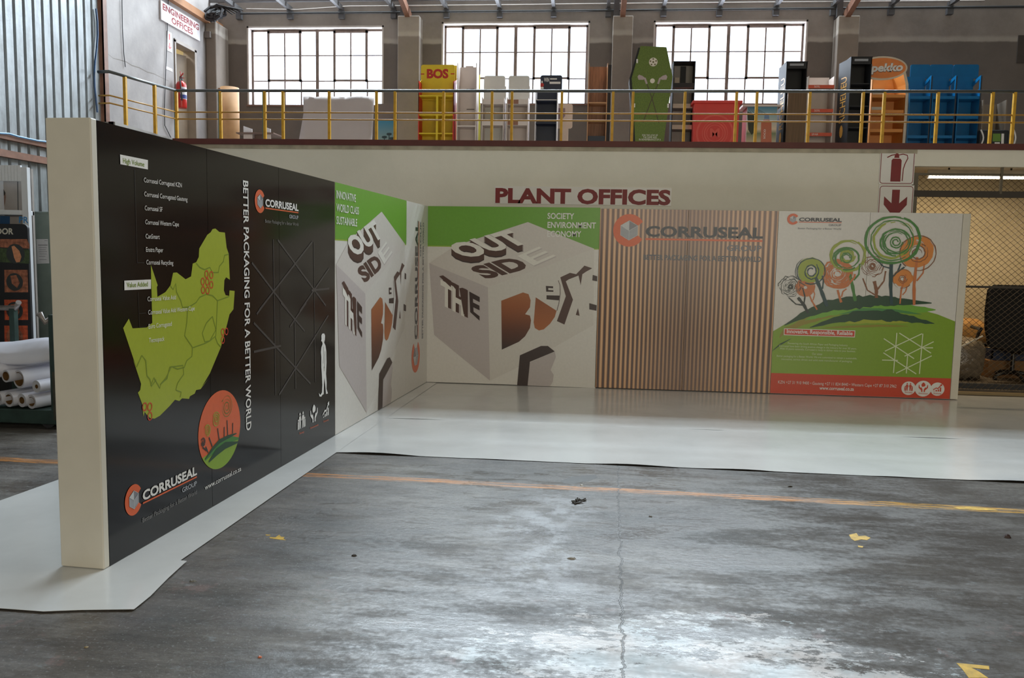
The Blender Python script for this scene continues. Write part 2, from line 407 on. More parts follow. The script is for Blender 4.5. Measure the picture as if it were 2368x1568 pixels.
# --- windows
m_frame = M('window_steel', (126, 110, 102), 0.6, var=0.2, scale=14)
m_reveal = M('window_reveal_paint', (196, 186, 180), 0.7)
m_pane = glass('dusty_window_glass', (246, 250, 255))
for i, (x0, x1, z0, z1) in enumerate(WIN):
    w = thing('window_%d' % (i+1), None, None, ((x0+x1)/2, BW+0.2, z0), kind='structure')
    rv = MB(); rv.box(x0, x0+0.03, BW-0.005, BW+0.3, z0, z1); rv.box(x1-0.03, x1, BW-0.005, BW+0.3, z0, z1); rv.box(x0, x1, BW-0.005, BW+0.3, z1-0.03, z1)
    rv.build('reveal', m_reveal, w)
    MB().box(x0-0.02, x1+0.02, BW-0.03, BW+0.3, z0-0.03, z0).build('sill', M('sill_brown', (122, 92, 80), 0.7), w)
    fy0, fy1 = BW+0.15, BW+0.19
    fx0, fx1, fz0, fz1 = x0+0.03, x1-0.03, z0, z1-0.03
    cw, rh = (fx1-fx0)/8, (fz1-fz0)/3
    fr = MB(); o_ = 0.035
    fr.box(fx0, fx0+o_, fy0, fy1, fz0, fz1).box(fx1-o_, fx1, fy0, fy1, fz0, fz1).box(fx0, fx1, fy0, fy1, fz0, fz0+o_*0.7).box(fx0, fx1, fy0, fy1, fz1-o_, fz1)
    fr.box(fx0+4*cw-0.03, fx0+4*cw+0.03, fy0-0.01, fy1, fz0, fz1)
    fr.build('window_frame', m_frame, w)
    gl = MB()
    for c in range(1, 8):
        if c != 4: gl.box(fx0+c*cw-0.012, fx0+c*cw+0.012, fy0+0.01, fy1-0.005, fz0, fz1)
    for r_ in (1, 2): gl.box(fx0, fx1, fy0+0.01, fy1-0.005, fz0+r_*rh-0.009, fz0+r_*rh+0.009)
    gl.build('glazing_bars', m_frame, w)
    for c0 in (1, 5):
        sx0, sx1, sz0, sz1 = fx0+c0*cw-0.01, fx0+(c0+2)*cw+0.01, fz0+rh-0.01, fz1-0.02
        sm = MB(); s_ = 0.045
        sm.box(sx0, sx0+s_, fy0-0.015, fy1, sz0, sz1).box(sx1-s_, sx1, fy0-0.015, fy1, sz0, sz1).box(sx0, sx1, fy0-0.015, fy1, sz0, sz0+s_*0.8).box(sx0, sx1, fy0-0.015, fy1, sz1-s_, sz1)
        sm.build('sash', m_frame, w)
    pane0 = None
    for c in range(8):
        for r_ in range(3):
            if pane0 is None:
                pane0 = MB().box(0, cw-0.012, 0, 0.004, 0, rh-0.012).build('pane', m_pane, w, origin=(0, 0, 0)); p = pane0
            else:
                p = pane0.copy(); COL.objects.link(p); p.parent = w
            p.location = Vector((fx0+c*cw+0.006, fy0+0.018, fz0+r_*rh+0.006)) - w.location
    area('window_%d_daylight' % (i+1), ((x0+x1)/2, BW+0.42, (z0+z1)/2), ((x0+x1)/2, 0, (z0+z1)/2-1.0), x1-x0+0.5, z1-z0+0.5, 230, (0.93, 0.96, 1.0))
# pale neighbouring sheds outside, hardly visible in the glare
# --- engineering office wall (left of the gallery) with its doorway
EX = -5.0
d0, d1, dz = atX(404, 200, EX).y, atX(452, 200, EX).y, atX(427, 104, EX).z
we = MB().box(EX-0.2, EX, -1.6, d0, 0, 9.3).box(EX-0.2, EX, d0, d1, 0, DECK-0.01).box(EX-0.2, EX, d1, BW+0.3, 0, 9.3).box(EX-0.2, EX, d0, d1, dz, 9.3)
wall_eng = we.build('wall_engineering_office', p_eng, kind='structure')
tr = MB().box(EX-0.2, EX+0.02, d0, d0+0.04, DECK, dz).box(EX-0.2, EX+0.02, d1-0.04, d1+0.03, DECK, dz).box(EX-0.2, EX+0.02, d0, d1+0.03, dz-0.04, dz+0.02)
tr.build('trim_1', M('door_frame_paint', (150, 140, 132), 0.6), kind='structure')
door = thing('door_1', None, None, (EX-0.17, d1-0.05, DECK), kind='structure')
hinge = Vector((EX-0.17, d1-0.06, 0)); leaf_dir = Vector((-0.36, -0.93, 0)).normalized()
lf = MB(); q = hinge + leaf_dir*0.68; nn = Vector((-leaf_dir.y, leaf_dir.x, 0))*0.04
lf.hexa([hinge+Vector((0, 0, DECK+0.02)), q+Vector((0, 0, DECK+0.02)), q+nn+Vector((0, 0, DECK+0.02)), hinge+nn+Vector((0, 0, DECK+0.02)),
         hinge+Vector((0, 0, dz-0.12)), q+Vector((0, 0, dz-0.12)), q+nn+Vector((0, 0, dz-0.12)), hinge+nn+Vector((0, 0, dz-0.12))])
lf.build('door_leaf', M('door_brown', (140, 122, 102), 0.5), door)
hp = q - leaf_dir*0.06 - nn*0.9
MB().bar(hp+Vector((0, 0, 4.42)), hp+leaf_dir*-0.1+Vector((0, 0, 4.42)), 0.02).build('door_handle', m_grey, door)
of = MB().box(-7.6, -7.5, 1.0, 5, 2.9, 6.4).box(-7.5, -5.2, 1.0, 1.1, 2.9, 6.4).box(-7.5, -5.2, 4.9, 5, 2.9, 6.4).box(-7.6, -5.2, 1, 5, 6.3, 6.4).box(-7.6, -5.2, 1, 5, 3.3, DECK)
of.build('wall_office_interior', M('office_cream', (232, 222, 190), 0.8), kind='structure')
area('office_ceiling_lamp', (-6.4, 2.6, 6.2), (-6.4, 2.6, 0), 0.6, 0.3, 45, (1.0, 0.93, 0.8))
# plaster crack and hanging wires are kept as thin real things further down

# --- ribbed sheet-metal wall in front left
CX = -4.4
c_end = atX(228, 120, CX).y
prof = []; yy = c_end
while yy > -18:
    prof += [(0.0, yy), (0.0, yy-0.110), (-0.05, yy-0.117), (-0.05, yy-0.160)]; yy -= 0.167
t = NT('ribbed_galvanised_sheet', 0.42)
x, y, z = t.sep()
c = t.ramp(t.noise(2.2, 5, 0.7, (1, 3, 0.7)), [(0.32, (126, 128, 128)), (0.55, (156, 161, 164)), (0.75, (174, 179, 182))])
c = t.mix(t.math('MULTIPLY', t.step(t.noise(1.1, 6, 0.7, (1, 5, 1), (2, 2, 2)), 0.56, 0.72), 0.5), c, (120, 110, 102))

t.color(c); t.b.inputs['Metallic'].default_value = 0.15; t.bump(t.noise(5, 5, 0.6), 0.3, 0.02)
rows = [[(CX+a, b, zz) for a, b in prof] for zz in (0.0, 2.0, 4.0, 6.6, 9.3)]
wall_left = MB().grid(rows).build('wall_left', t.m, kind='structure')
sol = wall_left.modifiers.new('sheet', 'SOLIDIFY'); sol.thickness = 0.004; sol.offset = -1
for (ya, yb_) in ((313, 322), (349, 362)):
    za = atX(50, ya+4, CX+0.08).z; zb_ = atX(50, yb_+7, CX+0.08).z
    MB().box(CX+0.002, CX+0.075, -17.9, c_end+0.02, zb_, za).build('wall_girt', m_brown, wall_left)
st = MB().box(CX-0.04, CX+0.06, c_end+0.015, c_end+0.03, 0, 9.3).box(CX-0.04, CX-0.025, c_end+0.015, c_end+0.12, 0, 9.3).box(CX+0.045, CX+0.06, c_end+0.015, c_end+0.12, 0, 9.3)
st.build('trim_2', m_brown, kind='structure')

# --- mezzanine deck, its red edge beam and the office front below
FY = 0.55
MB().box(-5.0, 10.6, FY+0.05, BW, 3.28, DECK).box(-5.0, -3.9, -0.95, FY+0.05, 3.28, DECK).build('floor_gallery', m_deck, kind='structure')
MB().box(-3.92, 10.6, FY-0.02, FY+0.05, 3.325, DECK+0.005).box(-3.99, -3.92, -0.95, FY+0.05, 3.325, DECK+0.005).build('trim_3', m_red, kind='structure')
MB().box(-3.9, 6.6, FY+0.005, FY+0.06, 3.27, 3.325).build('trim_4', M('ledge_paint', (178, 168, 148), 0.8, var=0.2), kind='structure')
wf = MB().box(-5.0, 6.56, FY+0.02, FY+0.17, 0, 3.27).box(6.56, 10.6, FY+0.02, FY+0.17, atY(2250, 385, FY).z, 3.325)
wall_front = wf.build('wall_office_front', p_front, kind='structure')
# --- roof, joists, rafters
m_roof = M('roof_sheet', (120, 114, 108), 0.7, var=0.15, scale=2)
ceiling = MB().box(-8, 19.2, -18.2, BW+0.3, 9.3, 9.4).build('ceiling', m_roof, kind='structure')
m_joist = M('galvanised_joist', (104, 102, 103), 0.5, 0.2, var=0.15)
jz = atY(1200, 26, BW-0.1).z
for k in range(-5, 9):
    xj = atY(1156.5, 30, BW).x + k*1.0
    if -5.0 < xj < 9.2:
        MB().box(xj-0.03, xj+0.03, BW-1.5, BW, jz+0.05, jz+0.13).build('joist', m_joist, ceiling)
        MB().box(xj-0.05, xj+0.05, BW-0.1, BW, jz-0.10, jz+0.05).build('joist_bracket', M('bracket_grey', (96, 96, 100), 0.6), ceiling)
for pcx in (945, 1440, 1957):
    a = atY(pcx, 36, BW-0.2)
    MB().bar((a.x, BW-0.15, a.z-0.02), (a.x, BW-4.6, a.z+1.05), 0.09, 0.14).build('rafter', m_brown, ceiling)
    MB().box(a.x-0.16, a.x-0.06, BW-0.2, BW, a.z-0.02, 9.3).build('roof_post', M('post_grey', (86, 84, 86), 0.6), ceiling)
for yj in (BW-0.35, BW-1.45):
    MB().box(-5.0, 9.3, yj-0.03, yj+0.03, jz+0.13, jz+0.20).build('purlin', m_joist, ceiling)
MB().tube([(-4.5, BW-0.12, jz-0.01), (11.5, BW-0.12, jz+0.01)], 0.02).build('conduit', m_dark, ceiling)
# wall plate along the engineering office wall
a = atX(425, 6, EX+0.05); b = atX(474, 45, EX+0.05)
MB().box(EX, EX+0.1, 0.5, BW, a.z-0.10, a.z+0.02).build('wall_plate', M('orange_brown_timber', (158, 112, 78), 0.6), wall_eng)
# --- outer shell behind and beside the camera
shell = M('hall_wall_paint', (170, 162, 150), 0.85)
MB().box(19, 19.2, -18, 5, 0, 9.4).build('wall_right', shell, kind='structure')
MB().box(-8, -0.5, -18.2, -18, 0, 9.4).box(10.5, 19, -18.2, -18, 0, 9.4).box(-0.5, 10.5, -18.2, -18, 5.4, 9.4).build('wall_rear', shell, kind='structure')
MB().box(-0.6, 10.6, -18.1, -18.0, 0, 5.5).build('added_rear_door', M('yellow_backing_sheet', (196, 180, 140), 0.6), kind='structure')  # invented door, added as backing for the warm rear fill
# --- store behind the wire mesh on the right
SY = 3.4
ws = MB().box(6.4, 6.56, FY+0.17, SY, 0, 3.27).box(6.4, 10.6, SY, SY+0.15, 0, 3.27).box(10.5, 10.65, FY+0.02, SY, 0, 3.27)
ws.build('wall_store', p_cream, kind='structure')
MB().box(6.5, 10.6, FY+0.17, SY, 0, 0.05).build('floor_store', M('store_floor', (96, 84, 70), 0.6, var=0.25), kind='structure')
MB().box(6.6, 10.6, FY-0.02, FY+0.06, 0, 0.035).build('trim_5', M('door_track_brass', (150, 128, 90), 0.5), kind='structure')
MB().box(6.6, 10.6, FY+0.25, FY+0.33, 0.0, 0.12).build('trim_6', m_dark, kind='structure')

# ================================================================== EXHIBITION WALLS
H = 2.44
DL = -0.0576
FB = Frame((0, 0, 0), (1, 0, 0), (0, 0, 1))                                   # back run of panels
FL = Frame((0, 0, 0), (-math.sin(DL), math.cos(DL), 0), (0, 0, 1))            # left run
ub = [FB.uv(*p)[0] for p in ((988.5, 680), (1181.5, 685), (1381, 691), (1584.5, 695), (1790.5, 701), (2000, 707), (2211.5, 712), (2224.5, 712))]
ub[0] = 0.0
ul = [FL.uv(*p)[0] for p in ((238.5, 800), (484.5, 757), (647, 733), (774.5, 715), (856, 700), (938.6, 688))] + [0.0]
def pmat(name, c, rough=0.3, coat=0.0): return M(name, c, rough, var=0.03, scale=30, coat=coat)
K_black = pmat('print_black', (17, 15, 15), 0.13); K_white = pmat('print_white', (214, 210, 204), 0.35)
K_green = pmat('print_green', (104, 158, 46), 0.35); K_lime = pmat('print_lime', (160, 172, 50), 0.32)
K_edge = pmat('print_edge_lime', (150, 176, 60), 0.35)
K_txt = pmat('print_text_white', (226, 224, 220), 0.35); K_dimtxt = pmat('print_text_grey', (120, 118, 116), 0.35)
K_or = pmat('print_orange', (214, 96, 52), 0.35); K_red = pmat('print_red', (200, 68, 40), 0.35)
K_brn = pmat('print_brown', (74, 46, 38), 0.35); K_dbrn = pmat('print_dark_brown', (52, 34, 30), 0.35)
K_face = pmat('print_cube_shade', (186, 177, 175), 0.35); K_face2 = pmat('print_cube_right', (206, 201, 194), 0.35); K_top = pmat('print_cube_top', (204, 197, 191), 0.35)
K_ltop = pmat('print_letter_white', (222, 218, 210), 0.35)
K_nav = pmat('print_navy', (44, 48, 58), 0.35); K_gry = pmat('print_grey', (128, 128, 134), 0.35); K_lgry = pmat('print_light_grey', (196, 198, 200), 0.35); K_mgry = pmat('print_mid_grey', (158, 160, 166), 0.35)
K_dg = pmat('print_dark_green', (26, 66, 38), 0.35); K_mg = pmat('print_mid_green', (62, 124, 48), 0.35); K_ol = pmat('print_olive', (150, 164, 54), 0.35)
K_teal = pmat('print_teal', (24, 62, 66), 0.35); K_ob = pmat('print_orange_brown', (196, 112, 58), 0.35); K_or2 = pmat('print_tree_orange', (214, 132, 56), 0.35); K_br2 = pmat('print_tree_brown', (128, 78, 44), 0.35); K_dsk = pmat('print_ink', (36, 46, 42), 0.35)
K_line = pmat('print_map_line', (116, 136, 36), 0.35); K_ghost = pmat('print_ghost_line', (66, 63, 62), 0.3); K_pale = pmat('print_pale_line', (212, 222, 182), 0.35)
m_core = M('panel_core', (42, 40, 38), 0.7); m_wcore = M('panel_white_laminate', (208, 202, 188), 0.45, var=0.03)

def graded(name, stops, axis=2, rough=0.35):
    t = NT(name, rough); tc = t.N.new('ShaderNodeTexCoord')
    g = t.sep(tc.outputs['Generated'])
    t.color(t.ramp(g[axis], stops)); return t.m
K_bgrad = graded('print_letter_gradient', [(0.0, (44, 30, 26)), (0.35, (96, 52, 30)), (0.75, (150, 84, 44)), (1.0, (164, 100, 58))])
K_dgrad = graded('print_wedge_gradient', [(0.0, (168, 98, 50)), (1.0, (140, 78, 42))])

def corrugated_print():
    t = NT('print_corrugated_board', 0.3); tc = t.N.new('ShaderNodeTexCoord')
    t.pos = tc.outputs['Object']
    x, y, z = t.sep()
    half = (ub[4]-ub[2])/2
    u = t.math('DIVIDE', x, half)
    ph = t.math('MULTIPLY', t.math('ARCTANGENT', t.math('MULTIPLY', u, 0.68)), 20*2*math.pi/math.atan(0.68))
    wob = t.math('MULTIPLY', t.math('SUBTRACT', t.noise(1.2, 3, 0.5, (1, 1, 0.6)), 0.5), 1.4)
    s = t.math('ADD', t.math('MULTIPLY', t.math('COSINE', t.math('ADD', ph, wob)), 0.5), 0.5)
    c = t.ramp(s, [(0.0, (58, 32, 22)), (0.34, (100, 60, 40)), (0.62, (192, 140, 98)), (1.0, (228, 186, 142))])
    dk = t.step(t.math('ABSOLUTE', u), 0.75, 0.0)
    c = t.mix(t.math('MULTIPLY', dk, 0.58), c, (84, 50, 32))
    c = t.mix(t.math('MULTIPLY', t.step(z, 1.5, 2.4), 0.22), c, (190, 150, 140))
    c = t.mix(t.math('MULTIPLY', t.noise(60, 3, 0.6, (1, 1, 0.3)), 0.12), c, (60, 36, 24))
    t.color(c); return t.m
K_corr = corrugated_print()

def panel_run(fr, us, mat, parent, thick, core, n_core=0.0):
    for a, b in zip(us, us[1:]):
        mb = MB(); fr.slab(mb, a+0.002, b-0.002, 0.012, H, -0.03, 0.0); mb.build('panel', mat, parent)
    mb = MB(); fr.slab(mb, us[0]+0.004, us[-1]-0.004, 0.012, H-0.006, -thick, -0.02); mb.build('panel_frame', core, parent)

def logo(fr, layer, c, Rr, parent, dark, th=0.0, xs=1.0, tag_mat=None, caps=False, grp=None):
    """ring C with cube, name, rule, group and strapline; th turns it in the plane"""
    cs, sn = math.cos(th), math.sin(th)
    def q(a, b): a *= Rr*xs; b *= Rr; return (c[0]+a*cs-b*sn, c[1]+a*sn+b*cs)
    em = Flat(fr, layer)
    pts = [q(math.cos(R(w)), math.sin(R(w))) for w in range(32, 329, 8)]
    pts += [q(0.56, -0.31), q(0.0, -0.62), q(-0.54, -0.31), q(-0.54, 0.31), q(0.0, 0.62), q(0.56, 0.31)]
    em.poly(pts); em.build('logo_ring', K_or, parent)
    Flat(fr, layer).poly([q(0, -0.04), q(0, 0.60), q(0.52, 0.28)]).build('logo_cube_face', K_gry, parent)
    Flat(fr, layer+1).poly([q(0, -0.02), q(0.52, 0.28), q(0.52, -0.29), q(0, -0.59)]).poly([q(0, -0.02), q(-0.52, 0.26), q(-0.52, -0.29), q(0, -0.59)]).build('logo_cube_face', K_mgry, parent)
    Flat(fr, layer+2).poly([q(0, -0.02), q(-0.52, 0.28), q(0, 0.60)]).build('logo_cube_face', K_lgry, parent)
    eg = Flat(fr, layer+3)
    for a, b in (((0, 0.6), (0.53, 0.29)), ((0.53, 0.29), (0.53, -0.29)), ((0.53, -0.29), (0, -0.6)), ((0, -0.6), (-0.53, -0.29)), ((-0.53, -0.29), (-0.53, 0.29)), ((-0.53, 0.29), (0, 0.6)), ((0, -0.02), (0, -0.6)), ((0, -0.02), (0.53, 0.29)), ((0, -0.02), (-0.53, 0.29))):
        eg.line([q(*a), q(*b)], 0.025*Rr)
    eg.build('logo_cube_edges', K_lgry, parent)
    def tx(body, x0, x1, yb, cap, mat, bold):
        fl = Flat(fr, layer+1); o = q(x0, yb); e = q(x1, yb); k = q(x0, yb+cap)
        text_uv(fl, body, o, (e[0]-o[0], e[1]-o[1]), (k[0]-o[0], k[1]-o[1]), bold); fl.build('lettering', mat, parent)
    tx('CORRUSEAL', 1.03, 8.26, -0.34, 0.60, dark, 0.035)
    Flat(fr, layer+1).poly([q(1.03, -0.46), q(8.24, -0.46), q(8.24, -0.57), q(1.03, -0.57)]).build('logo_rule', K_or, parent)
    tx('GROUP', 6.1, 8.22, -1.14, 0.33, grp or K_gry, 0.02)
    tx('BETTER PACKAGING FOR A BETTER WORLD' if caps else 'Better Packaging for a Better World', 0.95, 8.22, -1.78, 0.30, tag_mat or K_gry, 0.03 if caps else 0.0)

def people_icon(fl, q):
    for x in (-0.35, 0.35):
        fl.poly([q(x+0.14*math.cos(2*math.pi*i/10), 0.72+0.17*math.sin(2*math.pi*i/10)) for i in range(10)])
        fl.poly([q(x-0.2, 0.5), q(x+0.2, 0.5), q(x+0.3, 0.0), q(x+0.22, -0.02), q(x+0.14, 0.2), q(x+0.2, -0.85), q(x+0.08, -0.85), q(x, -0.2), q(x-0.08, -0.85), q(x-0.2, -0.85), q(x-0.14, 0.2), q(x-0.22, -0.02), q(x-0.3, 0.0)])
    for x in (-0.75, 0.75):
        fl.poly([q(x+0.1*math.cos(2*math.pi*i/8), 0.12+0.12*math.sin(2*math.pi*i/8)) for i in range(8)])
        fl.poly([q(x-0.12, -0.03), q(x+0.12, -0.03), q(x+0.14, -0.85), q(x+0.03, -0.85), q(x, -0.4), q(x-0.03, -0.85), q(x-0.14, -0.85)])
def hands_icon(fl, q):
    fl.poly([q(0.36*math.cos(2*math.pi*i/14), 0.45+0.4*math.sin(2*math.pi*i/14)*(1+0.18*math.sin(5*i))) for i in range(14)])
    for s in (-1, 1):
        fl.poly([q(s*0.72, 0.45), q(s*0.85, 0.4), q(s*0.85, -0.1), q(s*0.35, -0.6), q(s*0.35, -0.9), q(s*0.12, -0.9), q(s*0.12, -0.45), q(s*0.3, -0.1), q(s*0.42, 0.0), q(s*0.5, -0.12), q(s*0.66, 0.05)])
def chart_icon(fl, q):
    for x, h_ in ((-0.7, 0.1), (-0.25, 0.35), (0.2, 0.5), (0.65, 0.95)):
        fl.poly([q(x-0.14, -0.8), q(x+0.14, -0.8), q(x+0.14, -0.8+h_), q(x-0.14, -0.8+h_)])
    fl.poly([q(-0.95, -0.35), q(-0.3, 0.1), q(0.05, -0.0), q(0.6, 0.65), q(0.45, 0.75), q(0.95, 0.95), q(0.92, 0.4), q(0.75, 0.52), q(0.12, -0.25), q(-0.28, -0.12), q(-0.9, -0.55)])

def swirl(fl, cu, cv, r0, r1, turns, w, ry=1.0, ph=0.0, dash=0.0, jit=0.02, step=0.22):
    """brush spiral in uv; dash > 0 breaks the stroke up"""
    n = max(8, int(turns*2*math.pi/step)); seg = []
    for i in range(n+1):
        a = ph + turns*2*math.pi*i/n; r = r0 + (r1-r0)*i/n
        r *= 1 + random.uniform(-jit, jit)
        seg.append((cu + r*math.cos(a), cv + r*ry*math.sin(a)))
        if dash and len(seg) > 2 and random.random() < dash:
            fl.line(seg, w*random.uniform(0.5, 1.2), taper=True); seg = [seg[-1]] if random.random() < 0.3 else []
    if len(seg) > 1: fl.line(seg, [w*random.uniform(0.65, 1.25) for _ in seg])

# ------------------------------------------------------------------ box poster (used on both runs)
Zb = zoomed(980, 430, 3.1357)
def box_art(fr, conv, parent, L0=0):
    """conv maps poster coordinates read on the back run to uv of frame fr"""
    def P(*pts): return [conv(*p) for p in pts]
    def put(name, mat, layer, *polys):
        fl = Flat(fr, L0+layer)
        for p in polys: fl.poly(P(*p))
        return fl.build(name, mat, parent)
    put('print_background', K_white, 0, [(30, 146), (1281, 158), (1244, 1466), (20, 1416)])
    put('print_sky', K_edge, 1, [(30, 146), (1281, 158), (1270, 462), (1235, 462), (755, 269), (225, 442), (27, 439)])
    put('print_sky', K_green, 2, [(30, 146), (1281, 158), (1270, 455), (1235, 455), (755, 262), (225, 435), (27, 432)])
    put('cube_face', K_top, 3, [(40, 560), (225, 435), (755, 262), (1235, 455), (465, 735)])
    put('cube_face', K_face, 3, [(40, 560), (465, 735), (480, 1412), (75, 1080)])
    put('cube_face', K_face2, 3, [(465, 735), (1235, 455), (1230, 1010), (690, 1312), (480, 1412)])
    def aff(body, o, ex, ey, layer, mat, bold=0.03):
        fl = Flat(fr, L0+layer); vs, fs = glyphs(body, bold)
        x0 = min(p[0] for p in vs); x1 = max(p[0] for p in vs); k = len(fl.mb.v)
        for x, y in vs:
            a = (x-x0)/(x1-x0); b = y/CAPH
            u, v = conv(o[0]+ex[0]*a+ey[0]*b, o[1]+ex[1]*a+ey[1]*b); fl.mb.v.append(fr.P(u, v, fl.n))
        fl.mb.f += [tuple(k+i for i in f) for f in fs]
        fl.build('lettering', mat, parent)
    for k in range(5): aff('OUT', (300, 572-k*10), (465, -118), (-140, -84), 4+0.25*k, K_brn if k else K_dbrn, 0.05)
    aff('OUT', (300, 524), (465, -118), (-140, -84), 6, K_ltop, 0.045)
    aff('SID', (448, 672), (330, -84), (-120, -72), 4, K_brn, 0.05)
    aff('E', (800, 583), (160, -70), (-115, -68), 4, K_face, 0.02)
    aff('E', (796, 577), (160, -70), (-115, -68), 5, K_ltop, 0.01)
    aff('TH', (140, 850), (180, 95), (0, -175), 4, K_brn, 0.05)
    aff('TH', (122, 848), (172, 92), (0, -160), 6, K_ltop, 0.04)
    put('letter_edge', K_brn, 7, [(112, 655), (140, 648), (200, 690), (197, 735), (170, 710)], [(203, 715), (228, 706), (250, 735), (240, 760)], [(258, 742), (280, 738), (310, 750), (320, 915), (290, 932)])
    put('letter', K_dbrn, 7, [(330, 765), (406, 806), (406, 843), (357, 818), (358, 845), (404, 868), (405, 902), (360, 880), (362, 912), (405, 945), (405, 977), (337, 915)])
    put('letter', K_bgrad, 5, [(562, 832), (720, 772), (760, 785), (775, 830), (770, 880), (735, 930), (770, 940), (778, 975), (770, 1030), (735, 1090), (690, 1130), (566, 1187)])
    put('letter', K_dgrad, 5, [(812, 808), (963, 905), (950, 950), (915, 1000), (870, 1040), (835, 1048), (805, 1030), (797, 990)])
    fl = Flat(fr, L0+5); fl.line(P((975, 685), (988, 720), (990, 780), (980, 850), (965, 905)), 0.008); fl.build('letter_edge', K_brn, parent)
    put('letter', K_dbrn, 5, [(885, 725), (938, 728), (938, 742), (903, 740), (903, 755), (940, 757), (940, 768), (888, 767)], [(890, 793), (985, 795), (980, 830), (890, 822)])
    put('letter', K_brn, 5, [(990, 663), (1060, 630), (1105, 640), (1165, 578), (1222, 597), (1180, 620), (1150, 640), (1138, 720), (1122, 650), (1050, 678), (1030, 692), (1082, 825), (1020, 1005), (965, 980), (1030, 800)], [(1118, 885), (1130, 942), (1102, 935)])
    put('letter', K_dbrn, 5, [(1225, 645), (1258, 655), (1257, 692), (1222, 685)], [(1200, 850), (1254, 865), (1252, 905), (1200, 895)])
    put('letter', K_face, 5, [(770, 1280), (950, 1203), (958, 1240), (920, 1335), (942, 1370), (935, 1420), (915, 1453), (753, 1447)])
    put('letter', K_dbrn, 6, [(697, 1228), (850, 1160), (900, 1160), (950, 1200), (770, 1275), (753, 1447), (677, 1447)])

w = thing('exhibition_panel', 'white panel pair with printed letter cube under a green band, facing camera, beside corner', 'display panel', (ub[1], 0, 0), 'printed exhibition panels')
panel_run(FB, ub[0:3], K_white, w, 0.10, m_core)
box_art(FB, lambda a, b: FB.uv(*Zb(a, b)), w)
for body, a, b in (('SOCIETY', (897, 238), (1090, 241)), ('ENVIRONMENT', (897, 303), (1248, 308)), ('ECONOMY', (895, 368), (1142, 370))):
    text(FB, 8, body, Zb(*a), Zb(*b), 0.076, K_txt, w, 0.018)

w = thing('exhibition_panel', 'panel pair printed like brown corrugated board with large ring logo', 'display panel', (ub[3], 0, 0), 'printed exhibition panels')
mid = MB(); FB.slab(mid, ub[2]+0.002, ub[4]-0.002, 0.012, H, -0.03, -0.001)
panel_run(FB, ub[2:5], m_core, w, 0.10, m_core)
for a, b in ((ub[2], ub[3]), (ub[3], ub[4])):
    fl = Flat(FB, 0); fl.poly([(a+0.003, 0.013), (b-0.003, 0.013), (b-0.003, H), (a+0.003, H)]); k = fl.mb
    k.build('print_sheet', K_corr, w, origin=((ub[2]+ub[4])/2, -0.0006, 0))
Zc = zoomed(1370, 460, 3.336)
c0 = FB.uv(*Zc(283, 243)); cr = abs(FB.uv(*Zc(283, 117))[1]-c0[1])
e0 = FB.uv(*Zc(1315, 290)); logo(FB, 2, c0, cr, w, K_nav, th=math.atan2(-8, 1030)*0, xs=(e0[0]-c0[0])/cr/8.26, caps=True, tag_mat=pmat('print_slate', (46, 52, 66)), grp=pmat('print_slate2', (74, 80, 94)))

# ------------------------------------------------------------------ tree poster
Zt = zoomed(1770, 460, 3.267)
w = thing('exhibition_panel', 'white panel pair printed with swirling trees on a green hill', 'display panel', (ub[5], 0, 0), 'printed exhibition panels')
panel_run(FB, ub[4:7], K_white, w, 0.10, m_core)
mb = MB(); FB.slab(mb, ub[6]+0.003, ub[7]+0.03, 0.012, H, -0.10, 0.002); mb.build('end_post', m_wcore, w, bevel=0.006)
def T(*pts): return [FB.uv(*Zt(*p)) for p in pts]
def tput(name, mat, layer, *polys):
    fl = Flat(FB, layer)
    for p in polys: fl.poly(T(*p))
    return fl.build(name, mat, w)
u0, u1 = ub[4]+0.003, ub[6]-0.003
vr = FB.uv(*Zt(700, 1335))[1]
hill = [(60, 1000), (150, 945), (300, 880), (480, 815), (700, 778), (950, 788), (1150, 832), (1300, 872), (1440, 926)]
hv = T(*hill); hv[0] = (u0, hv[0][1]); hv[-1] = (u1, hv[-1][1])
K_hill = pmat('print_hill_green', (128, 160, 40))
Flat(FB, 1).poly([(u0, vr)] + hv + [(u1, vr)]).build('print_hill', K_hill, w)
Flat(FB, 1).poly([(u0, 0.014), (u1, 0.014), (u1, vr), (u0, vr)]).build('print_band', K_red, w)
def brush(mat, layer, pts, wd, jit=0.15, n=6):
    fl = Flat(FB, layer); up = T(*pts); dense = []
    for a, b in zip(up, up[1:]):
        for k in range(n): dense.append((a[0]+(b[0]-a[0])*k/n, a[1]+(b[1]-a[1])*k/n))
    dense.append(up[-1]); m_ = len(dense)
    ws = [wd*max(0.06, math.sin(math.pi*i/(m_-1))**0.75)*random.uniform(1-jit, 1+jit) for i in range(m_)]
    fl.line(dense, ws); fl.build('brush_stroke', mat, w)
brush(pmat('print_hill_light', (112, 168, 52)), 3, [(300, 915), (480, 855), (700, 815), (950, 812), (1120, 835), (1285, 838)], 0.16)
brush(K_dg, 4, [(143, 955), (300, 872), (480, 805), (680, 782), (850, 768), (1000, 776), (1255, 787)], 0.16, 0.2)
brush(pmat('print_hill_teal', (70, 134, 70)), 4, [(560, 872), (740, 838), (980, 845), (1180, 872)], 0.05)
brush(pmat('print_hill_olive', (142, 132, 40)), 2, [(110, 1030), (260, 940), (420, 890), (600, 860)], 0.08)
brush(pmat('print_hill_yellow', (160, 170, 46)), 4, [(600, 940), (760, 912), (950, 912), (1080, 935)], 0.10)
brush(K_dg, 5, [(335, 972), (520, 915), (740, 878), (950, 882), (1080, 905), (1275, 942)], 0.14, 0.25)
brush(pmat('print_hill_olive', (142, 132, 40)), 5, [(420, 975), (650, 965), (860, 958), (1080, 962)], 0.03)
brush(pmat('print_hill_olive', (142, 132, 40)), 2, [(105, 1050), (150, 985), (300, 925)], 0.05)
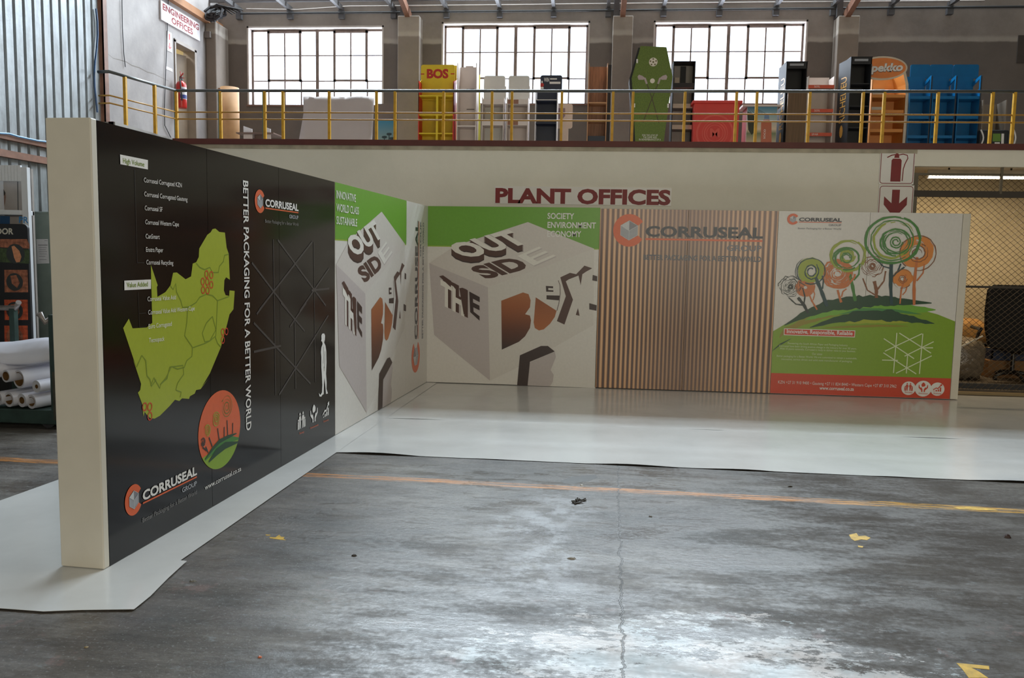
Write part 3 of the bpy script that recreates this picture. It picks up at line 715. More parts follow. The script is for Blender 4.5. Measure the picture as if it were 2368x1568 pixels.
brush(K_dg, 5, [(50, 1150), (110, 1100), (195, 1055)], 0.018)
px2m = abs(FB.uv(*Zt(700, 700))[0]-FB.uv(*Zt(800, 700))[0])/100
def branch(mat, layer, pts, wz):
    fl = Flat(FB, layer); up = T(*pts); dn = []
    for a, b in zip(up, up[1:]):
        for k in range(4): dn.append((a[0]+(b[0]-a[0])*k/4, a[1]+(b[1]-a[1])*k/4))
    dn.append(up[-1]); fl.line(dn, [wz*1.35*px2m*random.uniform(0.8, 1.2) for _ in dn]); fl.build('trunk', mat, w)
def crown(mat, layer, c, specs):
    fl = Flat(FB, layer); cu, cv = FB.uv(*Zt(*c))
    for (r0, r1, turns, wz, ry, ph, dash, jit) in specs: swirl(fl, cu, cv, r0*px2m, r1*px2m, turns, wz*px2m, ry, ph, dash, jit)
    fl.build('crown', mat, w)
crown(K_dsk, 6, (188, 662), [(12, 90, 6.5, 6, 0.95, 0, 0.16, 0.10), (8, 16, 2, 9, 1.2, 1, 0, 0.2)])
branch(K_dsk, 6, [(322, 862), (290, 800), (245, 745)], 16); branch(K_dsk, 6, [(290, 800), (298, 740), (280, 672)], 8); branch(K_dsk, 6, [(285, 803), (230, 795), (175, 745)], 7)
crown(K_ob, 5, (300, 668), [(18, 66, 5.5, 20, 0.98, 0, 0.02, 0.05), (70, 74, 1, 5, 1, 1, 0.05, 0.02)])
branch(K_ob, 5, [(390, 837), (350, 770), (330, 720)], 9); branch(K_ob, 5, [(360, 765), (372, 720), (362, 690)], 6)
crown(K_ol, 7, (345, 540), [(45, 92, 4.6, 26, 1.0, 0.4, 0.01, 0.04)])
crown(K_teal, 8, (345, 548), [(20, 60, 2.0, 9, 1.15, 0.9, 0, 0.05), (105, 110, 0.95, 8, 0.95, -2.0, 0.01, 0.02), (122, 118, 0.35, 5, 1.0, 2.2, 0.1, 0.02)])
branch(K_teal, 8, [(465, 812), (420, 690), (378, 592)], 19); branch(K_teal, 8, [(430, 680), (438, 620), (428, 580)], 8)
crown(K_ob, 5, (545, 565), [(20, 128, 7.0, 15, 0.92, 0, 0.06, 0.05), (60, 110, 3, 18, 0.9, 2, 0.15, 0.05)])
branch(K_ob, 5, [(572, 782), (556, 730), (545, 688)], 12); branch(K_ob, 5, [(575, 740), (585, 700), (612, 680)], 7)
crown(K_ol, 7, (618, 430), [(118, 138, 2.0, 16, 0.93, 1.0, 0.03, 0.03), (30, 60, 2.0, 14, 0.95, 0, 0, 0.05)])
crown(K_mg, 8, (612, 448), [(26, 44, 1.6, 9, 1.0, 0, 0, 0.06), (78, 108, 1.7, 13, 0.85, 1.0, 0.03, 0.03)])
branch(K_mg, 6, [(678, 772), (658, 660), (635, 560)], 17); branch(K_mg, 8, [(668, 615), (705, 570), (712, 490)], 8)
crown(K_br2, 5, (808, 506), [(8, 90, 6.0, 6, 0.95, 0, 0.13, 0.08), (10, 20, 2, 8, 1.1, 0, 0, 0.2)])
branch(K_br2, 6, [(838, 748), (838, 690), (822, 622)], 17); branch(K_br2, 6, [(842, 690), (895, 620), (908, 545)], 8); branch(K_br2, 6, [(832, 728), (770, 690), (735, 600)], 7)
crown(K_ol, 7, (965, 320), [(150, 130, 0.6, 16, 0.95, 2.0, 0.05, 0.04), (170, 150, 1.2, 6, 0.95, 0.5, 0.2, 0.04)])
crown(K_mg, 9, (958, 310), [(196, 210, 2.0, 15, 0.88, 1.2, 0.03, 0.02), (150, 170, 1.0, 8, 0.95, -0.9, 0.02, 0.02)])
crown(K_mg, 9, (985, 325), [(14, 50, 2.0, 9, 1.0, 0, 0, 0.03), (78, 118, 2.6, 13, 0.9, 1.0, 0.02, 0.03)])
branch(K_teal, 7, [(952, 798), (945, 650), (950, 490)], 19); branch(K_teal, 7, [(960, 590), (1000, 545), (1022, 490)], 8); branch(K_teal, 7, [(985, 560), (1050, 515)], 8); branch(K_teal, 7, [(945, 525), (890, 510), (850, 470)], 7)
crown(K_or2, 6, (1140, 400), [(60, 118, 4.2, 26, 1.0, 0, 0.02, 0.04)])
crown(K_br2, 7, (1150, 410), [(30, 80, 2.2, 7, 0.95, 0, 0.04, 0.05), (138, 134, 0.9, 7, 0.98, -1.6, 0.02, 0.02)])
branch(K_ob, 7, [(1122, 802), (1122, 650), (1145, 440)], 16); branch(K_ob, 7, [(1142, 620), (1190, 560), (1200, 490)], 8)
crown(K_or2, 6, (1040, 600), [(26, 66, 3.6, 24, 1.0, 0, 0.01, 0.04)]); crown(K_br2, 7, (1035, 605), [(12, 34, 2, 5, 1, 0, 0, 0.06), (74, 72, 0.9, 5, 1, 0, 0.03, 0.02)])
branch(K_ob, 7, [(1015, 792), (1025, 690), (1060, 570)], 9); branch(K_ob, 7, [(1035, 725), (1058, 700), (1070, 660)], 6)
lc = FB.uv(*Zt(208, 153)); le = FB.uv(*Zt(576, 170)); lr = 43/3.267*px2m*3.267
logo(FB, 6, lc, lr, w, K_nav, xs=(le[0]-lc[0])/lr/8.26, tag_mat=K_gry)
tput('label_box', K_txt, 6, [(140, 978), (678, 994), (675, 1046), (138, 1029)])
tput('label_box', K_red, 7, [(145, 983), (673, 999), (670, 1041), (143, 1024)])
text(FB, 8, 'Innovative, Responsible, Reliable', Zt(160, 1013), Zt(657, 1030), 0.05, K_txt, w, 0.02)
for body, a, b, cp in (('Pioneering the South African Paper and Packaging Industry', (168, 1096), (620, 1113), 0.025), ('Corruseal have been driving positive change in the industry for over 50 years.', (103, 1116), (688, 1138), 0.025),
                   ('With 10 plants nationally, Corruseal is ready to deliver value to your business.', (108, 1137), (680, 1158), 0.025), ('Our vision', (352, 1178), (428, 1181), 0.03),
                   ('Better packaging for a Better World. We are committed to remain a sustainable,', (85, 1192), (690, 1212), 0.025), ('innovative, service driven and solid state manufacturer of packaging.', (120, 1216), (655, 1234), 0.025)):
    text(FB, 6, body, Zt(*a), Zt(*b), cp, K_pale, w, 0.0)
text(FB, 6, 'KZN +27 31 910 9400 \u2022 Gauteng +27 11 824 8440 \u2022 Western Cape +27 87 310 2962', Zt(95, 1394), Zt(988, 1426), 0.04, K_txt, w)
text(FB, 6, 'www.corruseal.co.za', Zt(407, 1440), Zt(667, 1449), 0.045, K_txt, w, 0.02)
for (c, r_, fn, nm, dy) in (((1080, 1430), 54, people_icon, 'Society', 38), ((1298, 1437), 53, chart_icon, 'Economy', 40), ((1190, 1433), 63, hands_icon, 'Environment', 44)):
    cu, cv = FB.uv(*Zt(*c)); rr = r_*px2m
    Flat(FB, 6 if r_ < 60 else 8).disc(cu, cv, rr).build('icon_disc', K_txt, w)
    fl = Flat(FB, 10); q_ = rr*0.66; fn(fl, lambda a, b: (cu+a*q_, cv+0.18*rr+b*q_)); fl.build('icon', K_red, w)
    text(FB, 10, nm, Zt(c[0]-r_*0.55, c[1]+dy-4), Zt(c[0]+r_*0.55, c[1]+dy), 0.022, K_red, w)
fl = Flat(FB, 6)
for a, b in (((992, 1012), (966, 1315)), ((1188, 1018), (1162, 1322)), ((1073, 1180), (1063, 1318)), ((1010, 1013), (1250, 1165)), ((1182, 1018), (902, 1150)), ((893, 1055), (1122, 1207)), ((1270, 1078), (1050, 1188)), ((1265, 1125), (1180, 1125)), ((890, 1162), (1138, 1322)), ((1255, 1185), (985, 1317)), ((880, 1217), (1000, 1220))):
    fl.line(T(a, b), 0.013)
fl.build('line_drawing', K_pale, w)

# ------------------------------------------------------------------ black map wall on the left
TH = 0.26
w = thing('exhibition_panel', 'black glossy three-panel wall with printed lime country map and white lettering', 'display panel', FL.P(ul[1], 0), 'printed exhibition panels')
panel_run(FL, ul[0:4], K_black, w, 0.05, m_core)
mb = MB(); FL.slab(mb, ul[0]-0.05, ul[0]+0.0, 0.012, H+0.006, -TH, 0.001); mb.build('end_cap', m_wcore, w, bevel=0.006)
mb = MB(); FL.slab(mb, ul[0]+0.003, ul[3], 0.012, H-0.008, -TH, -0.05); mb.build('wall_core', m_wcore, w)
Zm = zoomed(200, 280, 2.528); Zn = zoomed(200, 800, 2.45)
def A(*pts): return [FL.uv(*Zm(*p)) for p in pts]
def Bn(*pts): return [FL.uv(*Zn(*p)) for p in pts]
east = A((725, 650), (735, 632), (752, 628), (775, 648), (808, 652), (818, 740), (830, 775), (837, 928), (815, 913), (805, 930), (802, 990), (812, 1018), (833, 1022), (835, 990), (865, 993), (858, 1100), (835, 1130), (815, 1210), (785, 1320), (720, 1475), (672, 1555))
south = Bn((690, 185), (645, 245), (620, 250), (612, 270), (585, 285), (580, 300), (540, 297), (525, 312), (500, 305), (470, 340), (415, 395), (385, 412), (360, 410), (345, 395), (328, 375), (322, 400), (317, 365), (320, 345), (290, 265), (303, 250), (308, 215), (262, 75))
west = A((290, 1440), (213, 1210), (246, 1155), (268, 1212), (350, 1207), (383, 1180), (375, 840), (415, 960), (410, 970), (413, 1028), (460, 1000), (490, 960), (505, 887), (527, 885), (578, 925), (610, 908), (620, 833), (640, 825), (655, 795), (658, 745), (705, 665))
Flat(FL, 1).poly(east + south + west).build('map', K_lime, w)
fl = Flat(FL, 2)
for pts in (A((640, 830), (660, 855), (690, 868), (720, 855), (735, 885), (770, 885), (775, 850), (800, 820), (805, 785), (830, 778)), A((490, 965), (505, 985), (520, 950), (525, 1000), (550, 1050), (560, 1090), (600, 1085), (640, 1060), (660, 1030), (700, 1012), (735, 1020), (765, 1050), (833, 1025)),
            A((590, 1090), (585, 1180), (572, 1255), (620, 1325), (690, 1300), (720, 1285), (755, 1255), (760, 1150), (765, 1050)), A((735, 1142), (700, 1180), (675, 1240), (690, 1290), (720, 1285), (755, 1220), (735, 1142)), A((750, 1258), (765, 1300), (785, 1320)),
            A((618, 1325), (615, 1375), (585, 1400), (570, 1440), (530, 1450), (495, 1435), (465, 1500), (430, 1540)), A((290, 1440), (322, 1370), (345, 1400), (352, 1490), (370, 1510), (378, 1550), (405, 1512)), Bn((362, 225), (380, 180), (415, 240), (420, 215), (455, 185), (470, 120), (545, 110), (550, 160), (515, 210), (505, 250), (535, 262), (530, 290))):
    fl.line(pts, 0.008)
fl.build('map_borders', K_line, w)
for p in (A((700, 895), (728, 900), (678, 938), (705, 940), (728, 957), (680, 987), (706, 990), (795, 1233), (816, 1230), (795, 1280)) + Bn((328, 345), (357, 345), (357, 398))):
    Flat(FL, 3).ring(p[0], p[1], 0.021, 0.008, 16, 0.023).build('map_marker', K_red, w)
# captions
for quad, body, a, b in (([(193, 195), (356, 228), (356, 283), (195, 252)], 'High Volume', (210, 245), (335, 267)), ([(218, 933), (374, 926), (374, 981), (219, 989)], 'Value Added', (232, 972), (355, 966))):
    Flat(FL, 3).poly(A(*quad)).build('caption_box', K_txt, w)
    text(FL, 4, body, Zm(*a), Zm(*b), 0.027, pmat('print_caption_green', (110, 136, 22)), w, 0.012)
for body, a, b in (('Corruseal Corrugated KZN', (332, 357), (553, 388)), ('Corruseal Corrugated Gauteng', (334, 439), (586, 470)), ('Corruseal SF', (337, 521), (440, 530)), ('Corruseal Western Cape', (340, 603), (536, 616)), ('CanSmart', (342, 686), (423, 690)),
                   ('Enstra Paper', (344, 764), (444, 767)), ('Corruseal Recycling', (346, 838), (503, 841)), ('Corruseal Value Add', (353, 1054), (518, 1042)), ('Corruseal Value Add Western Cape', (357, 1132), (628, 1106)), ('Euro Corrugated', (359, 1214), (494, 1197)), ('Tecnopack', (361, 1295), (451, 1284))):
    text(FL, 5, body, Zm(*a), Zm(*b), 0.027, K_txt, w)
gl = Flat(FL, 2)
for a, b in (((280, 285), (295, 828)), ((295, 828), (335, 828)), ((300, 1000), (308, 1205)), ((308, 1205), (345, 1205)), ((305, 1125), (345, 1122))): gl.line(A(a, b), 0.004)
gl.build('caption_lines', pmat('print_faint_line', (38, 36, 35)), w)
# strapline running down the panel
vs = FL.uv(566.5, 418); ve = FL.uv(576, 994)
fl = Flat(FL, 4); uw = FL.uv(572.5, 700)[0]-FL.uv(560.5, 700)[0]
um = FL.uv(562, 500)[0]
text_uv(fl, 'BETTER PACKAGING FOR A BETTER WORLD', (um, vs[1]), (0, ve[1]-vs[1]), (uw*0.95, 0), 0.02); fl.build('lettering', K_txt, w)
Za = zoomed(570, 380, 4.614); Zd = zoomed(570, 700, 4.614)
def glog(Zx, cc, top, end):
    c = FL.uv(*Zx(*cc)); r_ = abs(FL.uv(*Zx(*top))[1]-c[1]); e = FL.uv(*Zx(*end))
    logo(FL, 3, c, r_, w, K_txt, xs=(e[0]-c[0])/r_/8.26, tag_mat=K_dimtxt, grp=K_mgry)
glog(Za, (140, 395), (140, 270), (550, 497)); glog(Zn, (265, 872), (268, 783), (622, 722))
text(FL, 4, 'www.corruseal.co.za', Zn(668, 817), Zn(873, 706), 0.034, K_txt, w)
fl = Flat(FL, 2)
for Zx, segs in ((Za, (((330, 805), (845, 1510)), ((700, 825), (130, 1560)), ((55, 1050), (440, 1560)), ((880, 1108), (565, 1568)), ((690, 1345), (880, 1325)))),
                 (Zd, (((195, 0), (105, 125)), ((365, 0), (620, 305)), ((635, 0), (460, 260)), ((75, 215), (680, 865)), ((75, 525), (365, 460)), ((513, 200), (523, 920)), ((870, 135), (345, 985))))):
    for a, b in segs: fl.lpx([Zx(*a), Zx(*b)], 0.018)
fl.lpx([Za(283, 800), Zd(308, 990)], 0.012); fl.lpx([Za(715, 830), Zd(732, 850)], 0.012)
fl.build('line_drawing', K_ghost, w)
fl = Flat(FL, 3)
fl.px([Zd(*p) for p in ((795, 350), (805, 330), (825, 328), (835, 350), (832, 395), (825, 425), (840, 460), (848, 520), (850, 640), (845, 760), (852, 850), (850, 920), (865, 968), (845, 975), (838, 900), (828, 800), (823, 870), (820, 975), (805, 985), (795, 1003), (775, 1000), (768, 965), (785, 985), (800, 960), (805, 880), (800, 760), (795, 690), (795, 580), (790, 530), (795, 480), (808, 440), (803, 415), (793, 410), (797, 390))])
fl.build('figure_print', K_txt, w)
fl = Flat(FL, 4)
for pts in (((815, 470), (822, 560), (812, 650)), ((835, 520), (832, 640), (826, 700)), ((822, 680), (824, 730))): fl.lpx([Zd(*p) for p in pts], 0.008)
fl.build('figure_lines', K_dimtxt, w)
for c, s, fn, nm, a, b in (((583, 1255), 0.082, people_icon, 'Society', (560, 1405), (610, 1386)), ((716, 1180), 0.087, hands_icon, 'Environment', (678, 1348), (762, 1310)), ((843, 1145), 0.075, chart_icon, 'Economy', (818, 1278), (872, 1256))):
    cu, cv = FL.uv(*Zd(*c)); fl = Flat(FL, 4); fn(fl, lambda a_, b_: (cu+a_*s*1.15, cv+b_*s)); fl.build('icon', K_txt, w)
    text(FL, 4, nm, Zd(*a), Zd(*b), 0.018, K_or, w)
# round emblem
Ze = zoomed(440, 880, 6.533)
ec = FL.uv(*Ze(435, 745)); er = abs(FL.uv(*Ze(435, 163))[1]-FL.uv(*Ze(420, 1345))[1])/2
eu = (FL.uv(*Ze(752, 700))[0]-FL.uv(*Ze(114, 800))[0])/2; ec = ((FL.uv(*Ze(752, 700))[0]+FL.uv(*Ze(114, 800))[0])/2, ec[1])
Flat(FL, 2).disc(ec[0], ec[1], eu, 48, er).build('emblem_disc', K_or, w)
arc = [(ec[0]+eu*math.cos(R(a)), ec[1]+er*math.sin(R(a))) for a in range(212, 350, 6)]
Flat(FL, 3).poly(arc + [FL.uv(*Ze(*p)) for p in ((722, 860), (600, 850), (500, 880), (400, 960), (300, 1080))]).build('emblem_hill', K_hill, w)
def estroke(mat, pts, wd, layer=4): fl = Flat(FL, layer); fl.lpx([Ze(*p) for p in pts], wd, taper=True); fl.build('brush_stroke', mat, w)
estroke(K_mg, [(215, 1200), (330, 1060), (450, 950), (580, 885), (722, 875)], 0.06); estroke(K_dg, [(215, 1190), (330, 1030), (430, 920), (560, 850), (690, 797)], 0.03, 5); estroke(K_dg, [(270, 1230), (390, 1080), (520, 980), (710, 930)], 0.05, 5)
for c, r_, mt in (((545, 400), 95, K_mg), ((385, 590), 62, K_ol), ((250, 760), 50, K_ol), ((185, 935), 36, K_dsk)):
    cu, cv = FL.uv(*Ze(*c)); k = abs(FL.uv(*Ze(c[0], c[1]-r_))[1]-cv)
    fl = Flat(FL, 4); swirl(fl, cu, cv, k*0.15, k*1.9*0.98, 3.4, 0.007, 1.0, 0, 0.02, 0.03); fl.build('crown', mt, w)
fl = Flat(FL, 4)
for a, b in (((548, 600), (560, 850)), ((405, 720), (430, 900)), ((275, 860), (325, 1000)), ((225, 1000), (262, 1090)), ((180, 1010), (240, 1060)), ((635, 640), (632, 800)), ((505, 700), (505, 850))): fl.lpx([Ze(*a), Ze(*b)], 0.012)
fl.build('trunk', K_dsk, w)

# ------------------------------------------------------------------ box poster on the left run and the logo panel
w = thing('exhibition_panel', 'narrow-looking side panel pair with letter cube, between black map wall and white logo panel', 'display panel', FL.P(ul[4], 0), 'printed exhibition panels')
panel_run(FL, [ul[3], ul[4], ul[5]], K_white, w, 0.05, m_core)
mb = MB(); FL.slab(mb, ul[3], ul[5], 0.012, H-0.008, -TH, -0.05); mb.build('wall_core', m_wcore, w)
def conv(a, b):
    u, v = FB.uv(*Zb(a, b)); k = (u-ub[0])/(ub[2]-ub[0])
    return (ul[3]+0.003 + min(max(k, 0.0), 1.0)*(ul[5]-ul[3]-0.006), min(max(v, 0.013), H))
box_art(FL, conv, w)
Zs = zoomed(750, 400, 2.613)
for body, a, b in (('INNOVATIVE', (69, 152), (186, 176)), ('WORLD CLASS', (69, 232), (204, 251)), ('SUSTAINABLE', (69, 308), (194, 323))): text(FL, 8, body, Zs(*a), Zs(*b), 0.073, K_txt, w, 0.01)
w = thing('exhibition_panel', 'plain white panel with sideways ring logo in the inner corner', 'display panel', FL.P((ul[5]+ul[6])/2, 0), 'printed exhibition panels')
panel_run(FL, [ul[5], ul[6]-0.003], K_white, w, 0.05, m_core)
mb = MB(); FL.slab(mb, ul[5], ul[6]-0.01, 0.012, H-0.008, -TH, -0.05); mb.build('wall_core', m_wcore, w)
c = FL.uv(*Zs(552, 1108)); top = FL.uv(*Zs(558, 288)); rr = abs(FL.uv(*Zs(552, 1016))[1]-FL.uv(*Zs(552, 1204))[1])/2
logo(FL, 1, c, rr, w, K_nav, th=math.pi/2, xs=(top[1]-c[1])/rr/8.26, caps=True)

# ================================================================== WHITE VINYL SHEETS ON THE FLOOR
t = NT('white_floor_vinyl', 0.22)
t.color(t.ramp(t.noise(1.6, 5, 0.6), [(0.3, (210, 211, 210)), (0.6, (221, 222, 221))]))
t.bump(t.noise(1.8, 3, 0.5, (0.6, 2.5, 1)), 0.05, 0.02); t.rough(t.math('ADD', 0.13, t.math('MULTIPLY', t.noise(2.5, 4), 0.12)))
m_vinyl = t.m
def sheet(label, c, z, nx=30, ny=12, lift=0.0012, edge=0.006):
    """c: four corners (near-left, near-right, far-right, far-left) on the floor"""
    rows = []
    for j in range(ny+1):
        row = []
        for i in range(nx+1):
            a, b = i/nx, j/ny
            p = Vector(c[0]).lerp(Vector(c[1]), a).lerp(Vector(c[3]).lerp(Vector(c[2]), a), b)
            e = min(b, 1-b); k = max(0, 1-e*ny/1.5)
            h_ = lift*(0.5+0.5*math.sin(p.x*5.3+p.y*3.1)) + k*edge*max(0, math.sin(p.x*4.1+j)*math.sin(p.x*1.7+1+j*2))
            row.append((p.x, p.y, z+h_))
        rows.append(row)
    o = MB().grid(rows).build('vinyl_sheet', m_vinyl, smooth=True, label=label, cat='floor sheet', group='white vinyl floor sheets')
    return o
ya = -4.20
sheet('white glossy vinyl sheet bordering the bare concrete in front of the panels', [(-0.02, -4.20), (9.0, -4.29), (9.0, -2.55), (0.05, -2.57)], 0.004, 80, 10, 0.0012, 0.014)
sheet('middle white vinyl sheet in shade, between the front sheet and the panel foot', [(0.06, -2.592), (9.0, -2.566), (9.0, -1.05), (0.02, -1.10)], 0.003, 60, 8)
sheet('rear white vinyl sheet running under the foot of the camera-facing panels', [(0.02, -1.11), (9.0, -1.06), (9.0, 0.42), (0.02, 0.42)], 0.002, 60, 6, 0.0005, 0.002)
e1 = atZ(415, 1300, 0); e2 = atZ(775, 1047, 0)
sheet('long white vinyl strip lying under the black map wall', [(-1.95, -7.1), (e1.x, e1.y), (0.16, 0.35), (-1.25, 0.35)], 0.006, 12, 40, 0.0015, 0.001)
q0, q1, q2, q3 = atZ(310, 1413, 0), atZ(432, 1301, 0), atZ(145, 1279, 0), atZ(100, 1418, 0)
pts = [(q0.x, q0.y), (0.02, -7.36), (-0.01, -7.12), (q1.x, q1.y), (-0.30, q2.y), (-1.6, -6.84), (-2.6, -6.80), (-2.6, -7.7), (-1.2, -7.58), (q3.x, q3.y), (-0.22, -7.56)]
mb = MB(); mb.prism([(a, b, 0.008) for a, b in pts], (0, 0, 0.0015))
mb.build('vinyl_sheet', m_vinyl, label='torn white vinyl end piece under the pale end of the black wall', cat='floor sheet', group='white vinyl floor sheets')

# ================================================================== GALLERY: RAILING
m_yel = M('rail_yellow_paint', (204, 154, 30), 0.5, var=0.15, scale=12); m_teal = M('rail_teal_paint', (76, 110, 104), 0.5)
m_hand = M('handrail_grey', (88, 90, 88), 0.4, 0.3); m_mid = M('midrail_ochre', (172, 128, 52), 0.5)
RY = 0.66
hz = atY(1184, 210.5, RY).z; m1 = atY(1184, 262, RY).z; m2 = atY(1184, 278.5, RY).z
rail = thing('guard_railing', 'yellow posted steel railing along the gallery edge', 'railing', (2, RY, DECK))
xc = atY(407, 217, RY).x
MB().tube([(xc, RY, hz), (10.4, RY, hz)], 0.021, 10).build('handrail', m_hand, rail, smooth=True)
for z_ in (m1, m2): MB().tube([(xc, RY, z_), (10.4, RY, z_)], 0.011, 8).build('midrail', m_mid, rail, smooth=True)
for px in (408, 510, 612, 654, 761, 870, 913, 1025, 1137, 1183, 1298, 1416, 1462, 1582, 1701, 1748, 1870, 1993, 2042, 2166, 2292, 2343):
    x = atY(px, 262, RY).x
    o = MB().box(x-0.014, x+0.022, RY-0.02, RY+0.02, DECK, hz-0.01).build('rail_post', m_yel, rail)
    if px < 620: MB().box(x-0.026, x-0.014, RY-0.02, RY+0.02, DECK, hz-0.01).build('post_stiffener', m_teal, o)
rail2 = thing('guard_railing', 'short yellow railing section along the landing beside the whitewashed wall', 'railing', (-3.95, 0, DECK))
ra = Vector((xc, RY, 0)); rb = Vector((atZ(252, 165.5, hz).x, atZ(252, 165.5, hz).y, 0)); rc = Vector((CX+0.05, rb.y+0.02, 0))
for z_, r_, mm, nm in ((hz, 0.021, m_hand, 'handrail'), (m1, 0.011, m_mid, 'midrail'), (m2, 0.011, m_mid, 'midrail')):
    MB().tube([ra+Vector((0, 0, z_)), rb+Vector((0, 0, z_)), rc+Vector((0, 0, z_))], r_, 8).build(nm, mm, rail2, smooth=True)
for px in (290, 358):
    d = ray(px, 240); n_ = Vector((-(rb-ra).y, (rb-ra).x, 0)); tt = (ra-CAM).dot(n_)/d.dot(n_); p = CAM+d*tt
    MB().box(p.x-0.02, p.x+0.02, p.y-0.02, p.y+0.02, DECK, hz-0.01).build('rail_post', m_yel, rail2)

# ================================================================== GALLERY: DISPLAY STANDS
GRP = 'cardboard display stands on the gallery'
def FY_(Y): return Frame((0, Y, 0), (1, 0, 0), (0, 0, 1))
def X(px, Y, py=270): return atY(px, py, Y).x
def Zh(py, Y, px=1184): return atY(px, py, Y).z
def rounded(x0, x1, z0, z1, r, tl=True, tr=True, bl=False, br=False, y=0.0):
    pts = []
    def arc(cx, cz, a0, a1): return [(cx+r*math.cos(R(a)), y, cz+r*math.sin(R(a))) for a in range(a0, a1+1, 18)]
    pts += arc(x0+r, z0+r, 180, 270) if bl else [(x0, y, z0)]
    pts += arc(x1-r, z0+r, 270, 360) if br else [(x1, y, z0)]
    pts += arc(x1-r, z1-r, 0, 90) if tr else [(x1, y, z1)]
    pts += arc(x0+r, z1-r, 90, 180) if tl else [(x0, y, z1)]
    return pts
def stand(name, label, cat, Y, xl, xr, side_top, back_top, mats, shelves, depth=0.34, lip=0.02, th=0.014, extra_low=True):
    """shelf stand from its front face: pixel edges at plane Y, feet on the deck"""
    pm = (xl+xr)/2
    x0, x1 = X(xl, Y), X(xr, Y); zs = Zh(side_top, Y, pm); zb = atY(pm, back_top, Y+depth).z
    o = thing(name, label, cat, ((x0+x1)/2, Y+depth/2, DECK), GRP)
    MB().box(x0, x1, Y+depth-th, Y+depth, DECK, zb).build('back_panel', mats[0], o)
    for a, b in ((x0, x0+th), (x1-th, x1)): MB().box(a, b, Y, Y+depth-th, DECK, zs).build('side_panel', mats[1], o)
    for s_ in shelves:
        z_ = Zh(s_, Y, pm)
        MB().box(x0+th, x1-th, Y+0.004, Y+depth-th, z_-lip, z_).build('shelf', mats[2], o)
    if extra_low: MB().box(x0+th, x1-th, Y+0.004, Y+depth-th, DECK+0.02, DECK+0.06).build('base_panel', mats[2], o)
    return o, x0, x1
YS = 2.9
m_kraft = M('kraft_board', (186, 142, 98), 0.7); m_wcard = M('white_card', (206, 192, 184), 0.6, var=0.04); m_wcard2 = M('off_white_card', (198, 194, 186), 0.6, var=0.04)
m_yc = M('yellow_card', (210, 180, 34), 0.5, var=0.06); m_rc = M('red_card', (198, 46, 36), 0.5, var=0.06); m_bc = M('black_card', (26, 25, 28), 0.65); m_gc = M('grey_card', (148, 140, 134), 0.6)
m_navy = M('navy_card', (26, 32, 52), 0.45); m_redtx = M('red_print', (176, 40, 30), 0.5); m_blue = M('blue_card', (10, 100, 152), 0.3, var=0.08); m_orc = M('orange_card', (206, 132, 60), 0.5, var=0.06)
m_wood = M('wood_print_card', (140, 96, 68), 0.5, var=0.35, scale=5, stretch=(6, 6, 0.7)); m_wood2 = M('wood_edge_card', (186, 136, 96), 0.5)
m_gold = M('gold_print', (206, 150, 60), 0.4); m_tx = M('white_print', (222, 216, 210), 0.5)

# kraft roll
x = X(532, 3.2); r_ = (X(552, 3.2)-X(512, 3.2))/2
o = thing('cardboard_roll', 'tall upright roll of tan kraft board by the rear corner', 'roll', (x, 3.2, DECK))
MB().lathe([(r_, 0), (r_, Zh(203, 3.2, 532)-DECK), (r_*0.93, Zh(203, 3.2, 532)-DECK), (r_*0.93, Zh(203, 3.2, 532)-DECK-0.3)], (x, 3.2, DECK), 28).build('roll_body', m_kraft, o, smooth=True)
MB().box(x-r_-0.012, x-r_+0.02, 3.1, 3.2, DECK, Zh(206, 3.2, 532)).build('loose_edge', M('kraft_dark', (146, 106, 70), 0.7), o)
# low brown table with white uprights
Yt = 2.6; o = thing('display_table', 'low brown table with two white card uprights behind railing', 'table', (X(588, Yt), Yt, DECK))
z_ = Zh(306, Yt, 588)
MB().box(X(545, Yt), X(632, Yt), Yt, Yt+0.5, z_-0.02, z_).build('table_top', M('brown_board', (112, 88, 76), 0.6), o)
for a, b in ((557, 577), (602, 620)):
    MB().box(X(a, Yt), X(b, Yt), Yt+0.1, Yt+0.12, DECK, z_-0.02).build('leg', m_wcard, o)
    x0, x1 = X(a, Yt), X(b, Yt); zt = Zh(289, Yt, a)
    MB().prism([(x0, Yt+0.1, z_), (x1, Yt+0.1, z_), (x1, Yt+0.1, zt-0.05), (x0, Yt+0.1, zt)], (0, 0.015, 0)).build('upright', M('white_card_bright', (226, 226, 232), 0.5), o)
MB().box(X(577, Yt), X(602, Yt), Yt+0.2, Yt+0.4, z_-0.16, z_-0.02).build('box_below', M('brown_board', (112, 88, 76), 0.6), o)
# big curved white sheet leaning
Ya = 2.3; rows = []
for j in range(9):
    b = j/8; yy = Ya + 0.22*b**0.8; row = []
    for i in range(13):
        a = i/12
        xl = (690+11*min(1, b*1.6))*(1-a) + (860+6*b)*a
        p = atY(xl, 330-(330-223)*b + (2 if i % 5 == 2 and j == 8 else 0), yy); row.append((p.x, yy + 0.012*math.sin(a*9+b*3), p.z))
    row[0] = (row[0][0], row[0][1], row[0][2])
    rows.append(row)
lo = [(p[0], Ya-0.02, DECK) for p in rows[0]]
o = MB().grid([lo]+rows).build('paper_sheet', M('pinkish_white_sheet', (176, 164, 160), 0.6, var=0.04, scale=3), smooth=True, label='large blank white sheet leaning behind the railing', cat='sheet')
s_ = o.modifiers.new('thick', 'SOLIDIFY'); s_.thickness = 0.006
